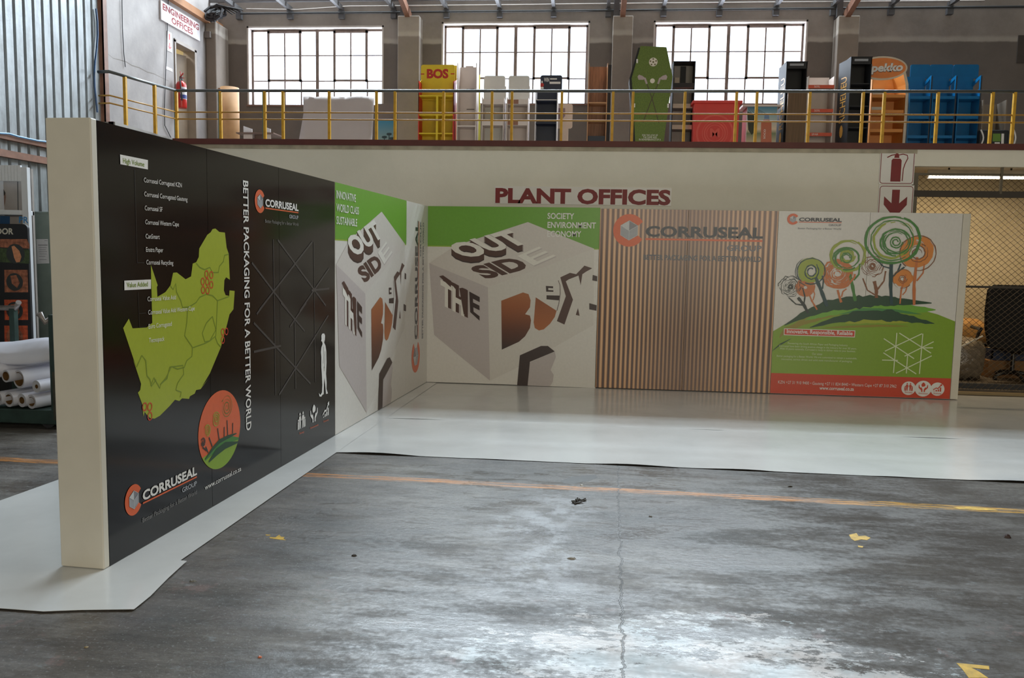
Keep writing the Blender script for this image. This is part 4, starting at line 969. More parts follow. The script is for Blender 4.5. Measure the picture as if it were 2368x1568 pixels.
# sunset poster board
Yp = 3.2; x0, x1 = X(868, Yp), X(914, Yp); zt = Zh(278, Yp, 890)
o = thing('poster_board', 'dark framed poster board with teal sunset and palm silhouettes', 'poster', ((x0+x1)/2, Yp, DECK))
MB().box(x0, x1, Yp, Yp+0.03, DECK, Zh(240, Yp, 890)).build('board', M('grey_brown_board', (104, 92, 84), 0.7), o)
fr = FY_(Yp); K_sun = graded('sunset_print', [(0.0, (196, 150, 92)), (0.35, (128, 140, 124)), (1.0, (22, 108, 132))])
Flat(fr, 0).poly([(x0+0.03, DECK), (x1, DECK), (x1, zt), (x0+0.03, zt)]).build('poster_print', K_sun, o)
fl = Flat(fr, 2)
for cx, cy in ((900, 311), (889, 318), (906, 321)):
    for a in range(0, 360, 45): fl.lpx([(cx, cy), (cx+6*math.cos(R(a)), cy+3*math.sin(R(a))-1)], 0.02)
    fl.lpx([(cx, cy), (cx-1, 345)], 0.015)
fl.build('palm_print', M('palm_ink', (24, 44, 44), 0.6), o)
# yellow stand
o, x0, x1 = stand('display_stand', 'yellow four-bay shelf stand with red sides and lettered header', 'display stand', YS, 967, 1049, 187, 152, (m_yc, m_rc, m_yc), (220, 264, 307), 0.3)
MB().box((x0+x1)/2+0.0, (x0+x1)/2+0.035, YS+0.006, YS+0.29, DECK, Zh(222, YS, 1006)).build('divider', m_yc, o)
hp = rounded(X(973, YS+0.25), X(1051, YS+0.25), Zh(226, YS, 1012), atY(1012, 150, YS+0.25).z, 0.04, y=YS+0.24)
MB().prism(hp, (0, 0.015, 0)).build('header', m_yc, o)
for sx, s in ((x0, 1), (x1, -1)): MB().prism([(sx, YS+0.0, Zh(262, YS, 1008)), (sx, YS+0.24, Zh(262, YS, 1008)), (sx, YS+0.24, Zh(178, YS, 1008)), (sx, YS, Zh(192, YS, 1008))], (0.012*s, 0, 0)).build('side_wing', m_rc if s < 0 else m_yc, o)
fr = FY_(YS+0.24); text(fr, 0, 'BOS', (987, 180), (1037, 180), (987, 161), m_redtx, o, 0.05)
Flat(fr, 0).px([(973, 170), (981, 170), (981, 172.5), (973, 172.5)]).px([(1042, 169.5), (1051, 169.5), (1051, 172), (1042, 172)]).build('header_dash', m_redtx, o)
# white slotted stand
o, x0, x1 = stand('display_stand', 'plain white stand with slotted back and tall side fins', 'display stand', YS, 1056, 1101, 145.5, 156, (m_wcard, m_wcard, m_wcard), (290,), 0.3)
fr = FY_(YS+0.28)
for a in (205.5, 252): Flat(fr, 0).px([(1079, a), (1097, a), (1097, a+1.6), (1079, a+1.6)]).build('slot', M('slot_shadow', (70, 62, 58), 0.8), o)
MB().box(x0+0.1, x1-0.1, YS+0.29, YS+0.31, Zh(156, YS+0.3, 1080), Zh(153, YS+0.3, 1080)).build('top_tab', m_wcard, o)
# thin yellow-green card
MB().prism([(X(1103, 3.25), 3.25, DECK), (X(1112, 3.25), 3.25, DECK), (X(1109, 3.25), 3.25, Zh(172, 3.25, 1106)), (X(1101, 3.25), 3.25, Zh(178, 3.25, 1106))], (0, 0.02, 0)).build('card_panel', M('lime_card', (196, 192, 84), 0.6), label='thin yellow-green card panel between the first two white stands', cat='card')
# two white stands with rounded headers
for k, (a, b, h0, h1, lab) in enumerate(((1114, 1165, 1118, 1167, 'clean white stand with rounded blank header, nearest the slotted stand'), (1171, 1221, 1175, 1223, 'white stand with rounded blank header and brown printed shelf fronts'))):
    o, x0, x1 = stand('display_stand', lab, 'display stand', YS, a, b, 225, 200, (m_wcard2 if k == 0 else m_wcard, m_wcard, m_wcard), (238, 287), 0.32)
    MB().prism(rounded(X(h0, YS+0.3), X(h1, YS+0.3), Zh(240, YS+0.3, a), Zh(175.5, YS+0.3, a), 0.04, y=YS+0.29), (0, 0.015, 0)).build('header', m_wcard2, o)
    for s_ in (238, 287):
        z_ = Zh(s_, YS, a); MB().box(x0+0.015, x1-0.015, YS, YS+0.012, z_-0.02, z_+0.06).build('shelf_front', m_wcard, o)
        if k: Flat(FY_(YS), 0).poly([(x0+0.02, z_-0.015), (x0+0.2, z_-0.015), (x0+0.2, z_+0.055), (x0+0.02, z_+0.055)]).build('shelf_print', M('brown_print', (140, 96, 76), 0.6), o)
# navy stand
o, x0, x1 = stand('display_stand', 'navy blue shelf stand with white edges and printed competition header', 'display stand', YS, 1237, 1289, 208, 208, (m_navy, M('white_edge_card', (222, 218, 220), 0.5), m_navy), (231, 283), 0.3)
fr = FY_(YS+0.2)
MB().prism(rounded(X(1248, YS+0.2), X(1298, YS+0.2), Zh(208, YS+0.2, 1270), Zh(174, YS+0.2, 1270), 0.035, y=YS+0.2), (0, 0.02, 0)).build('header', m_navy, o)
text(fr, 0, 'WIN', (1258, 189), (1270, 189), (1258, 180), m_tx, o, 0.02)
Flat(fr, 0).px([(1271, 189), (1296, 189), (1296, 194), (1271, 194)]).px([(1272, 181), (1288, 181), (1288, 184), (1272, 184)]).build('header_caption', m_tx, o)
cu, cv = fr.uv(1253.5, 196.5); Flat(fr, 0).disc(cu, cv, 0.032).build('header_dot', m_redtx, o)
Flat(fr, 1).px([(1250, 201), (1257, 201), (1257, 206), (1250, 206)]).px([(1252, 187), (1255, 187), (1255, 192), (1252, 192)]).build('header_picture', m_tx, o)
MB().box(x0+0.02, x1-0.02, YS+0.002, YS+0.012, Zh(231.5, YS, 1260), Zh(230, YS, 1260)).build('shelf_edge', m_tx, o)
# rounded sign on stem
Yq = 3.3; o = thing('display_sign', 'small cream sign with rounded corners on a broad stem', 'sign', (X(1307, Yq), Yq, DECK))
MB().prism(rounded(X(1289, Yq), X(1324, Yq), Zh(297, Yq, 1307), Zh(240, Yq, 1307), 0.04, br=True, y=Yq), (0, 0.02, 0)).build('sign_board', M('cream_card', (190, 172, 156), 0.6), o)
MB().box(X(1299, Yq), X(1315, Yq), Yq+0.005, Yq+0.06, DECK, Zh(296, Yq, 1307)).build('stem', M('cream_card', (190, 172, 156), 0.6), o)
Flat(FY_(Yq), 0).px([(1290, 250), (1307, 250), (1307, 268), (1301, 275), (1290, 275)]).build('sign_print', M('mauve_print', (128, 104, 108), 0.6), o)
# wood print stand
o, x0, x1 = stand('display_stand', 'wood-grain printed stand with tall side fins and two shelves', 'display stand', YS, 1358, 1403, 146, 155, (m_wood, m_wood2, m_wood2), (236, 276.5), 0.3)
MB().box(x0+0.02, x1-0.02, YS+0.02, YS+0.03, DECK, Zh(314, YS, 1380)).build('base_front', M('slate_card', (44, 48, 56), 0.6), o)
MB().box(X(1403, 3.3), X(1411, 3.3), 3.3, 3.33, DECK, Zh(150, 3.3, 1407)).build('card_panel', m_bc, label='narrow black board edge standing between wood-grain stand and pillar', cat='card')
# coffin-shaped golf display
Zg = zoomed(1450, 90, 6.4); Yg = 2.5; fr = FY_(Yg)
m_turf = M('turf_print', (92, 110, 38), 0.6, var=0.25, scale=60)
cof = [(202, 104), (584, 122), (674, 560), (545, 1518), (118, 1518), (70, 575)]
pts = [fr.uv(*Zg(*p)) for p in cof]; foot = 0.14
pts[3] = (pts[3][0]-0.03, DECK); pts[4] = (pts[4][0]+0.03, DECK)
o = thing('coffin_display', 'green turf-printed coffin-shaped display with ball and crossed golf clubs', 'display stand', (X(1506, Yg), Yg, DECK), GRP)
MB().prism([(u, Yg, v) for u, v in pts], (0, 0.03, 0)).build('lid', m_turf, o)
cx_ = sum(p[0] for p in pts)/6
MB().prism([(u+(0.015 if u < cx_ else -0.015)-0.05, Yg+0.03, min(v, pts[0][1]-0.02)) for u, v in pts], (0, 0.34, 0)).build('box_body', m_bc, o)
for p in ((150, 330), (108, 985), (607, 990)):
    u, v = fr.uv(*Zg(*p)); MB().box(u-0.012, u+0.012, Yg-0.012, Yg+0.01, v-0.03, v+0.03).build('clip', m_tx, o)
fl = Flat(fr, 0); cu, cv = fr.uv(*Zg(388, 342)); fl.disc(cu, cv, 0.068)
cu2, cv2 = fr.uv(*Zg(376, 621)); fl.disc(cu2, cv2, 0.038); fl.build('ball_print', M('ball_cream', (216, 206, 190), 0.5), o)
fl = Flat(fr, 1)
for a in range(0, 360, 72): fl.disc(cu+0.047*math.cos(R(a+20)), cv+0.047*math.sin(R(a+20)), 0.014, 5)
fl.disc(cu, cv, 0.016, 5); fl.build('ball_patches', M('ball_ink', (96, 82, 34), 0.6), o)
for s in (1, -1):
    fl = Flat(fr, 1)
    q_ = lambda a, b: Zg(376+s*(a-376), b)
    fl.px([q_(*p) for p in ((155, 560), (175, 530), (225, 545), (270, 580), (240, 605), (170, 605))]); fl.lpx([q_(262, 578), q_(293, 665)], 0.03)
    fl.build('club_head', M('club_metal_print', (170, 152, 150), 0.5), o)
fl = Flat(fr, 1); fl.lpx([Zg(295, 670), Zg(370, 880), Zg(470, 1240)], 0.014); fl.lpx([Zg(455, 670), Zg(370, 880), Zg(235, 1240)], 0.014); fl.build('club_shafts', M('club_shaft_print', (74, 66, 44), 0.6), o)
for body, a, b in (('FOR THE LOVE OF', (225, 1438), (455, 1440)), ('THE GAME AND', (238, 1470), (440, 1472)), ('IN REMEMBRANCE OF A', (178, 1502), (500, 1504))): text(fr, 1, body, Zg(*a), Zg(*b), Zg(a[0], a[1]-26), m_tx, o)
# black stand with grey shelves
o, x0, x1 = stand('display_stand', 'black-sided stand with grey shelves and handle slot beside coffin display', 'display stand', YS, 1553, 1604, 143, 143, (m_gc, m_bc, m_gc), (199, 247, 296), 0.3)
MB().box(x0+0.014, x1-0.014, YS+0.25, YS+0.28, Zh(198, YS+0.25, 1578), Zh(154, YS+0.25, 1578)).build('inner_back', M('grey_card_dark', (140, 132, 126), 0.6), o)
MB().box(X(1570, YS+0.24), X(1582, YS+0.24), YS+0.22, YS+0.25, Zh(198, YS+0.24, 1576), Zh(154, YS+0.24, 1576)).build('black_strip', m_bc, o)
MB().box(X(1557, YS+0.24), X(1567, YS+0.24), YS+0.22, YS+0.25, Zh(196, YS+0.24, 1562), Zh(180, YS+0.24, 1562)).build('cream_strip', M('cream_card', (190, 172, 156), 0.6), o)
MB().box(x0, x1, YS, YS+0.3, Zh(143, YS, 1578), Zh(143, YS, 1578)+0.012).build('top_panel', m_bc, o)
MB().box(X(1565, YS+0.2), X(1591, YS+0.2), YS+0.275, YS+0.282, Zh(150, YS+0.28, 1578), Zh(146.5, YS+0.28, 1578)).build('handle_slot', M('slot_light', (240, 244, 250), 0.4), o)
for a in (199, 247, 296):
    z_ = Zh(a, YS, 1578); MB().box(x0+0.015, x1-0.015, YS, YS+0.012, z_-0.02, z_+0.05).build('shelf_front', M('cream_card', (190, 172, 156), 0.6) if a > 200 else m_bc, o)
# red counter
Yr = 2.6; fr = FY_(Yr); x0, x1 = X(1605, Yr), X(1709, Yr); zt = Zh(240, Yr, 1657)
o = thing('promotion_counter', 'bright red counter with tone-on-tone round emblem', 'counter', ((x0+x1)/2, Yr+0.2, DECK), GRP)
MB().box(x0, x1, Yr, Yr+0.26, DECK, zt).build('body', m_rc, o)
MB().box(X(1600, Yr), X(1715, Yr), Yr-0.04, Yr+0.28, zt, Zh(233, Yr, 1657)).build('counter_top', m_rc, o, bevel=0.008)
m_em = M('emblem_red', (206, 74, 60), 0.5); cu, cv = fr.uv(1653, 308)
fl = Flat(fr, 0)
for rr_, w_ in ((0.285, 0.03), (0.20, 0.012), (0.13, 0.012), (0.165, 0.02)): fl.ring(cu, cv, rr_, w_, 40)
fl.build('emblem_rings', m_em, o); text(fr, 1, 'M', (1642, 316), (1664, 316), (1642, 298), m_em, o, 0.04)
# beach counter
Yb = 2.8; fr = FY_(Yb); x0, x1 = X(1727, Yb), X(1797, Yb); zt = Zh(247, Yb, 1760)
o = thing('promotion_counter', 'counter with tropical beach print and amber bottle picture', 'counter', ((x0+x1)/2, Yb+0.2, DECK), GRP)
MB().box(x0, x1, Yb, Yb+0.02, DECK, zt).build('front_panel', m_wcard, o)
MB().box(x0, x0+0.015, Yb+0.02, Yb+0.4, DECK, zt).build('side_panel', M('pink_card', (150, 70, 70), 0.5), o)
MB().box(x1-0.015, x1, Yb+0.02, Yb+0.4, DECK, zt).build('side_panel', m_wcard, o)
MB().box(X(1716, Yb), X(1806, Yb), Yb-0.03, Yb+0.45, zt, Zh(242.5, Yb, 1760)).build('counter_top', m_wcard, o)
K_sea = graded('beach_print', [(0.0, (30, 86, 140)), (0.28, (40, 120, 160)), (0.34, (190, 170, 140)), (0.52, (96, 112, 70)), (0.60, (214, 190, 160)), (0.8, (150, 170, 170)), (1.0, (44, 120, 150))])
Flat(fr, 0).poly([(x0+0.004, DECK), (x1-0.004, DECK), (x1-0.004, zt), (x0+0.004, zt)]).build('beach_print', K_sea, o)
fl = Flat(fr, 1)
for k in range(6): fl.lpx([(1728+k*3, 247), (1738+k*7, 262+k*0.5)], 0.02, taper=True)
fl.px([(1728, 258), (1740, 262), (1752, 280), (1750, 300), (1738, 312), (1730, 300)]); fl.build('palm_print', M('palm_green', (44, 50, 30), 0.6), o)
fl = Flat(fr, 2); fl.px([(1760, 284), (1766, 277), (1779, 277), (1784, 284), (1784, 335), (1759, 335)]); fl.build('bottle_print', M('amber_print', (176, 84, 46), 0.35), o)
fl = Flat(fr, 2); fl.px([(1768, 265), (1778, 265), (1779, 275), (1767, 275)]); fl.build('bottle_cap_print', M('steel_blue_print', (96, 124, 158), 0.4), o)
fl = Flat(fr, 3); text_uv(fl, 'SOCO', fr.uv(1769.5, 321), (0, fr.uv(1769, 299)[1]-fr.uv(1769, 321)[1]), (-0.028, 0), 0.01); fl.build('lettering', m_tx, o)
# two black stands with gold lettering on the side
def lettered(label, Y, xs0, xf0, xf1, yt, word, ly0, ly1, lx, shelves):
    x0, x1 = X(xf0, Y), X(xf1, Y); zt = Zh(yt, Y, (xf0+xf1)/2)
    dpt = 0.42; xb = atY(xs0, yt+30, Y+dpt).x
    o = thing('display_stand', label, 'display stand', ((x0+x1)/2, Y+0.2, DECK), GRP)
    sd = MB(); sd.hexa([(x0, Y, DECK), (x0+0.012, Y, DECK), (xb+0.012, Y+dpt, DECK), (xb, Y+dpt, DECK), (x0, Y, zt), (x0+0.012, Y, zt), (xb+0.012, Y+dpt, zt), (xb, Y+dpt, zt)]); sd.build('side_panel', m_bc, o)
    MB().box(x1-0.012, x1, Y, Y+dpt, DECK, zt).build('side_panel', m_bc, o)
    MB().box(x0, x1, Y+0.30, Y+0.31, DECK, zt).build('back_panel', M('black_interior', (20, 19, 21), 0.6), o)
    MB().box(x0-0.006, x1+0.006, Y-0.006, Y+0.31, zt, zt+0.014).build('top_panel', m_bc, o)
    MB().box(x0, x1, Y, Y+0.02, zt-0.10, zt).build('front_rail', m_bc, o)
    MB().box(x0+0.05, x1-0.06, Y-0.003, Y+0.004, zt-0.055, zt-0.02).build('handle_slot', M('slot_grey', (150, 152, 158), 0.4), o)
    for s_ in shelves: z_ = Zh(s_, Y, xf0); MB().box(x0+0.012, x1-0.012, Y+0.01, Y+0.3, z_-0.015, z_).build('shelf', m_bc, o)
    f2 = Frame((x0, Y, 0), (x0-xb, -dpt, 0), (0, 0, 1))
    a = f2.uv(lx, ly0); b = f2.uv(lx, ly1)
    fl = Flat(f2, 1); ww = math.hypot(x0-xb, dpt)*0.46
    text_uv(fl, word, (a[0]+ww*0.5, a[1]), (0, b[1]-a[1]), (-ww, 0), 0.0); fl.build('lettering', m_gold, o)
    fl = Flat(f2, 1); fl.disc(a[0], a[1]-0.14, 0.06, 10, 0.1); fl.build('flourish', m_gold, o)
    return o
lettered('black stand with gold lettered side behind brown ribbed board', 2.9, 1801, 1813, 1861, 144, 'RICHELIEU', 300, 186, 1805, (210,))
lettered('black stand with gold lettered side left of the orange stand', 2.45, 1940, 1961, 2009, 133, 'RICHELIEU', 284, 182, 1946, (192, 244, 294))
MB().box(X(1820, 2.6), X(1864, 2.6), 2.6, 2.64, DECK, Zh(211, 2.6, 1842)).build('card_panel', M('brown_ribbed_board', (98, 74, 50), 0.7, var=0.25, scale=4, stretch=(30, 1, 0.4)), label='brown ribbed board leaning in front of a black stand', cat='card')
# white stand with red shelf strips
o, x0, x1 = stand('display_stand', 'white stand with orange-red lettered shelf strips', 'display stand', YS, 1865, 1926, 176, 180, (m_wcard, m_wcard, m_wcard), (197, 252, 307), 0.34)
for k, a in enumerate((196.5, 252, 307)):
    z_ = Zh(a, YS, 1895); MB().box(x0+0.004, x1-0.004, YS-0.006, YS+0.006, z_-0.055, z_).build('price_strip', M('orange_red_strip', (206, 82, 52), 0.5), o)
    text(FY_(YS-0.006), 0, '50%' if k < 2 else 'SPAR', (1883, a+6) if k < 2 else (1877, a+6), (1896, a+6) if k < 2 else (1892, a+6), (1883, a+1.5) if k < 2 else (1877, a+1.5), m_tx, o)
MB().box(X(1860, YS), x0, YS, YS+0.30, DECK, Zh(178, YS, 1862)).build('side_fin', M('white_card_bright', (226, 226, 232), 0.5), o)
# orange stand with oval header
Yo = 2.95; fr = FY_(Yo); xl, xr = X(2012, Yo), X(2094, Yo)
o = thing('display_stand', 'orange shelf stand with curved side and oval lettered header', 'display stand', ((xl+xr)/2, Yo+0.2, DECK), GRP)
MB().box(xl, xr, Yo+0.36, Yo+0.38, DECK, Zh(160, Yo+0.3, 2045)).build('back_panel', m_orc, o)
side = [(2094, 167), (2100, 195), (2100, 220), (2097, 270), (2092, 330)]
sp = [(p.x, Yo, p.z) for p in (atY(a, b, Yo) for a, b in side)]; sp[-1] = (sp[-1][0], Yo, DECK)
inn = [(p[0]-0.09, Yo+0.36, p[2]) for p in sp]
MB().grid([[(p[0]-0.035, p[1], p[2]) for p in sp], inn]).build('side_panel', m_orc, o)
MB().grid([[(p[0]-0.04, p[1]-0.004, p[2]) for p in sp], [(p[0]+0.004, p[1]-0.004, p[2]) for p in sp], [(p[0]+0.004, p[1]+0.36, p[2]) for p in sp]]).build('side_edge', M('cream_edge', (206, 190, 168), 0.5), o)
MB().box(xl, xl+0.015, Yo, Yo+0.36, DECK, Zh(180, Yo, 2000)).build('side_panel', m_orc, o)
for a in (218, 254, 298): z_ = Zh(a, Yo, 2045); MB().box(xl+0.015, xr-0.03, Yo+0.01, Yo+0.36, z_-0.05, z_).build('shelf', m_orc, o)
cu, cv = fr.uv(2039, 158.5); rx = fr.uv(2097, 158)[0]-cu; rz = fr.uv(2039, 131)[1]-cv
def oval(k, y): return [(cu+rx*k*math.cos(R(a)), y, cv+(rz-rx*(1-k))*math.sin(R(a))) for a in range(0, 360, 10)]
MB().prism(oval(1.0, Yo-0.03), (0, 0.025, 0)).build('header', M('cream_edge', (206, 190, 168), 0.5), o)
MB().prism(oval(0.93, Yo-0.034), (0, 0.01, 0)).build('header_face', M('orange_header', (222, 128, 62), 0.5), o)
fr = FY_(Yo-0.034)
text(fr, 0, 'Spekko', (2001, 167), (2087, 164), (2004, 149), M('header_shadow', (130, 84, 60), 0.5), o, 0.06)
text(fr, 1, 'Spekko', (2001, 166), (2087, 163), (2004, 149), m_tx, o, 0.04)
m_tray = M('clear_tray', (196, 188, 178), 0.25)
for py in (218, 254):
    z_ = Zh(py, Yo, 2020)
    MB().box(X(2006, Yo+0.1), X(2040, Yo+0.1), Yo+0.08, Yo+0.26, z_, z_+(0.10 if py < 230 else 0.06)).build('plastic_tray', m_tray, label='clear ribbed plastic tray on the %s shelf of the orange stand' % ('upper' if py < 230 else 'middle'), cat='tray', group='plastic trays')
# three blue stands
for k, (a, b, h0, h1) in enumerate(((2100, 2150, 2098, 2143), (2153, 2207, 2143, 2196), (2212, 2264, 2197, 2255))):
    lab = ('blue shelf stand touching the orange stand', 'middle one of three glossy blue shelf stands', 'blue shelf stand beside the low grey stand')[k]
    o, x0, x1 = stand('display_stand', lab, 'display stand', YS, a, b, 205, 178, (m_blue, m_blue, m_blue), (222, 268, 313), 0.3, lip=0.045)
    MB().prism(rounded(X(h0, YS+0.3), X(h1, YS+0.3), Zh(182, YS+0.3, a), Zh(149.5, YS+0.3, a), 0.03, y=YS+0.29), (0, 0.015, 0)).build('header', m_blue, o)
    dk = M('dark_blue_edge', (34, 44, 58), 0.5)
    MB().box(x1-0.012, x1+0.006, YS-0.004, YS+0.004, DECK, Zh(176, YS, b)).build('side_edge', dk, o)
    # raised arm of the side panel with an opening in it
    xa = x1-0.014; zt, zm = Zh(174, YS, b), Zh(206, YS, b)
    arm = MB().box(xa-0.002, xa+0.014, YS, YS+0.04, zm, zt); arm.hexa([(xa-0.002, YS+0.04, zt-0.05), (xa+0.014, YS+0.04, zt-0.05), (xa+0.014, YS+0.28, zt-0.12), (xa-0.002, YS+0.28, zt-0.12), (xa-0.002, YS+0.04, zt), (xa+0.014, YS+0.04, zt), (xa+0.014, YS+0.28, zt-0.05), (xa-0.002, YS+0.28, zt-0.05)])
    arm.build('side_arm', m_blue, o)
# low grey stand on black base
Yl = 2.8; fr = FY_(Yl); x0, x1 = X(2269, Yl), X(2338, Yl)
o = thing('display_stand', 'low grey tray stand on a black base with green print', 'display stand', ((x0+x1)/2, Yl+0.2, DECK), GRP)
zb = Zh(300, Yl, 2300)
MB().box(x0, x1, Yl, Yl+0.4, DECK, zb).build('base', m_bc, o, bevel=0.03)
mg2 = M('taupe_card', (124, 112, 100), 0.6)
MB().box(x0+0.03, x1-0.06, Yl+0.32, Yl+0.34, zb, Zh(241, Yl+0.3, 2300)).build('back_panel', mg2, o)
for a, b in ((x0+0.02, x0+0.035), (x1-0.08, x1-0.065)): MB().prism([(a, Yl+0.02, zb), (a, Yl+0.34, zb), (a, Yl+0.34, Zh(233, Yl, 2300)), (a, Yl+0.02, Zh(230, Yl, 2300))], (b-a, 0, 0)).build('side_panel', mg2, o)
Flat(fr, 0).px([(2296, 309), (2314, 309), (2314, 327), (2295, 327)]).build('green_print', M('green_print_card', (96, 130, 46), 0.5), o)
Flat(fr, 0).px([(2316, 309), (2322, 309), (2321, 334), (2315, 334)]).px([(2300, 329), (2312, 329), (2312, 334), (2300, 334)]).build('white_print', m_tx, o)
for s in (0, 1):
    pts = [(atY((2268 if s == 0 else 2344)+(4 if s == 0 else 3)*math.sin(math.pi*k/6)*1.5, 300+k*6, Yl-0.01)) for k in range(7)]
    MB().tube(pts, 0.012, 6).build('curved_trim', m_tx, o)

# ================================================================== GALLERY: ENGINEERING WALL
FE = Frame((EX, 0, 0), (0, 1, 0), (0, 0, 1))
m_sign = M('sign_white_board', (214, 208, 210), 0.35, var=0.03); m_sred = M('sign_red_lettering', (128, 22, 24), 0.5); m_sred2 = M('sign_bright_red', (190, 44, 40), 0.45)
a = FE.uv(368, 3); b = FE.uv(459, 93); zt = (a[1]+FE.uv(459, 53)[1])/2; zb = (b[1]+FE.uv(368, 47)[1])/2
o = thing('office_sign', 'white sign reading ENGINEERING OFFICES above the gallery door', 'sign', (EX, (a[0]+b[0])/2, zb))
MB().box(EX, EX+0.03, a[0], b[0], zb, zt).build('sign_board', m_sign, o)
f2 = Frame((EX+0.03, 0, 0), (0, 1, 0), (0, 0, 1)); wd = b[0]-a[0]; ht = zt-zb
for body, u0_, u1_, v0_ in (('ENGINEERING', 0.04, 0.97, 0.58), ('OFFICES', 0.25, 0.80, 0.13)):
    fl = Flat(f2, 0); text_uv(fl, body, (a[0]+wd*u0_, zb+ht*v0_), (wd*(u1_-u0_), 0), (0, ht*0.31), 0.03); fl.build('lettering', m_sred, o)
o = thing('extinguisher_sign', 'small white extinguisher and arrow sign beside the gallery door', 'sign', (EX, FE.uv(391, 95)[0], FE.uv(391, 122)[1]))
p0 = FE.uv(385, 71); p1 = FE.uv(397, 122)
MB().box(EX, EX+0.008, p0[0], p1[0], p1[1], p0[1]).build('sign_board', m_sign, o)
f3 = Frame((EX+0.008, 0, 0), (0, 1, 0), (0, 0, 1)); um = (p0[0]+p1[0])/2; hh = (p0[1]-p1[1]); ww = p1[0]-p0[0]
Flat(f3, 0).poly([(um-ww*0.14, p1[1]+hh*0.60), (um+ww*0.14, p1[1]+hh*0.60), (um+ww*0.14, p1[1]+hh*0.88), (um, p1[1]+hh*0.93), (um-ww*0.14, p1[1]+hh*0.88)]).build('extinguisher_symbol', m_sred2, o)
Flat(f3, 0).poly([(um, p1[1]+hh*0.10), (um+ww*0.36, p1[1]+hh*0.24), (um+ww*0.36, p1[1]+hh*0.32), (um+ww*0.1, p1[1]+hh*0.22), (um+ww*0.1, p1[1]+hh*0.45), (um-ww*0.1, p1[1]+hh*0.45), (um-ww*0.1, p1[1]+hh*0.22), (um-ww*0.36, p1[1]+hh*0.32), (um-ww*0.36, p1[1]+hh*0.24)]).build('arrow_symbol', m_sred2, o)
p0 = FE.uv(383, 153); p1 = FE.uv(398, 166)
MB().box(EX, EX+0.006, p0[0], p1[0], p1[1], p0[1]).build('paper_notice', m_sign, label='small blank white strip of paper on whitewashed wall above extinguisher', cat='notice')
# fire extinguisher
ey = FE.uv(404, 215)[0]-0.02; ex = EX+0.13; zb = FE.uv(404, 252)[1]+0.01; zt = FE.uv(404, 188)[1]+0.0
o = thing('fire_extinguisher', 'red fire extinguisher hanging on the whitewashed wall', 'fire extinguisher', (ex, ey, zb))
hh = zt-zb; rr = 0.088
MB().lathe([(rr*0.92, 0), (rr, 0.02), (rr, hh*0.84), (rr*0.8, hh*0.93), (rr*0.35, hh)], (ex, ey, zb), 20).build('cylinder_body', M('extinguisher_red', (186, 34, 24), 0.3), o, smooth=True)
MB().lathe([(0.03, 0), (0.03, 0.06), (0.022, 0.08)], (ex, ey, zb+hh), 10).build('valve', m_dark, o)
hd = MB(); hd.bar((ex, ey-0.02, zb+hh+0.07), (ex+0.09, ey-0.1, zb+hh+0.11), 0.02, 0.012); hd.bar((ex, ey-0.02, zb+hh+0.05), (ex+0.1, ey-0.09, zb+hh+0.03), 0.02, 0.012); hd.bar((ex, ey, zb+hh+0.07), (ex-0.01, ey, zb+hh+0.16), 0.012)
hd.build('lever', M('lever_red', (170, 60, 50), 0.4), o)
MB().tube([(ex, ey-0.02, zb+hh+0.04), (ex+0.04, ey-0.11, zb+hh*0.98), (ex+0.05, ey-0.115, zb+hh*0.7), (ex+0.06, ey-0.10, zb+hh*0.25)], 0.012, 8).build('hose', m_dark, o, smooth=True)
lb = MB(); n = 8
lb.grid([[(ex+(rr+0.002)*math.cos(R(-75+i*90/n)), ey+(rr+0.002)*math.sin(R(-75+i*90/n)), z_) for i in range(n+1)] for z_ in (zb+hh*0.32, zb+hh*0.76)]); lb.build('label_sheet', m_sign, o)
lb = MB(); lb.grid([[(ex+(rr+0.003)*math.cos(R(-75+i*90/n)), ey+(rr+0.003)*math.sin(R(-75+i*90/n)), z_) for i in range(n+1)] for z_ in (zb+hh*0.34, zb+hh*0.48)]); lb.build('label_band', M('label_blue', (50, 62, 130), 0.4), o)
lb = MB(); lb.grid([[(ex+(rr+0.003)*math.cos(R(-75+i*90/n)), ey+(rr+0.003)*math.sin(R(-75+i*90/n)), z_) for i in range(n+1)] for z_ in (zb+hh*0.60, zb+hh*0.69)]); lb.build('label_band', M('label_blue', (50, 62, 130), 0.4), o)
p0 = FE.uv(471, 72); p1 = FE.uv(480, 92)
MB().box(EX, EX+0.12, p0[0], p1[0], p1[1], p0[1]).build('junction_box', M('box_grey_brown', (112, 104, 98), 0.6), label='small grey box on the wall right of the engineering sign', cat='box', bevel=0.008)
# loose wires on the wall
def wire(pts, r_, mat, label, X0=EX+0.02):
    P = [atX(a, b, X0) for a, b in pts]
    MB().tube(P, r_, 6).build('wire', mat, label=label, cat='wire')
wire([(282, 0), (283, 60), (286, 120), (290, 155)], 0.007, m_dark, 'thin dark wire hanging free on whitewashed wall near ribbed sheet')
wire([(389, 0), (386, 100), (383, 170), (380, 250), (381, 290), (395, 318)], 0.007, m_dark, 'thin dark wire running down beside the extinguisher')
fl = Flat(FE, 0); pts = [FE.uv(*p) for p in ((246, 124), (262, 132), (275, 139), (292, 145), (305, 150), (322, 156), (340, 165), (356, 172), (370, 178), (390, 188))]
fl.line([(u, v+random.uniform(-0.02, 0.02)) for u, v in pts], 0.016, taper=True); fl.build('plaster_crack', M('crack_grime', (118, 110, 104), 0.9), wall_eng)
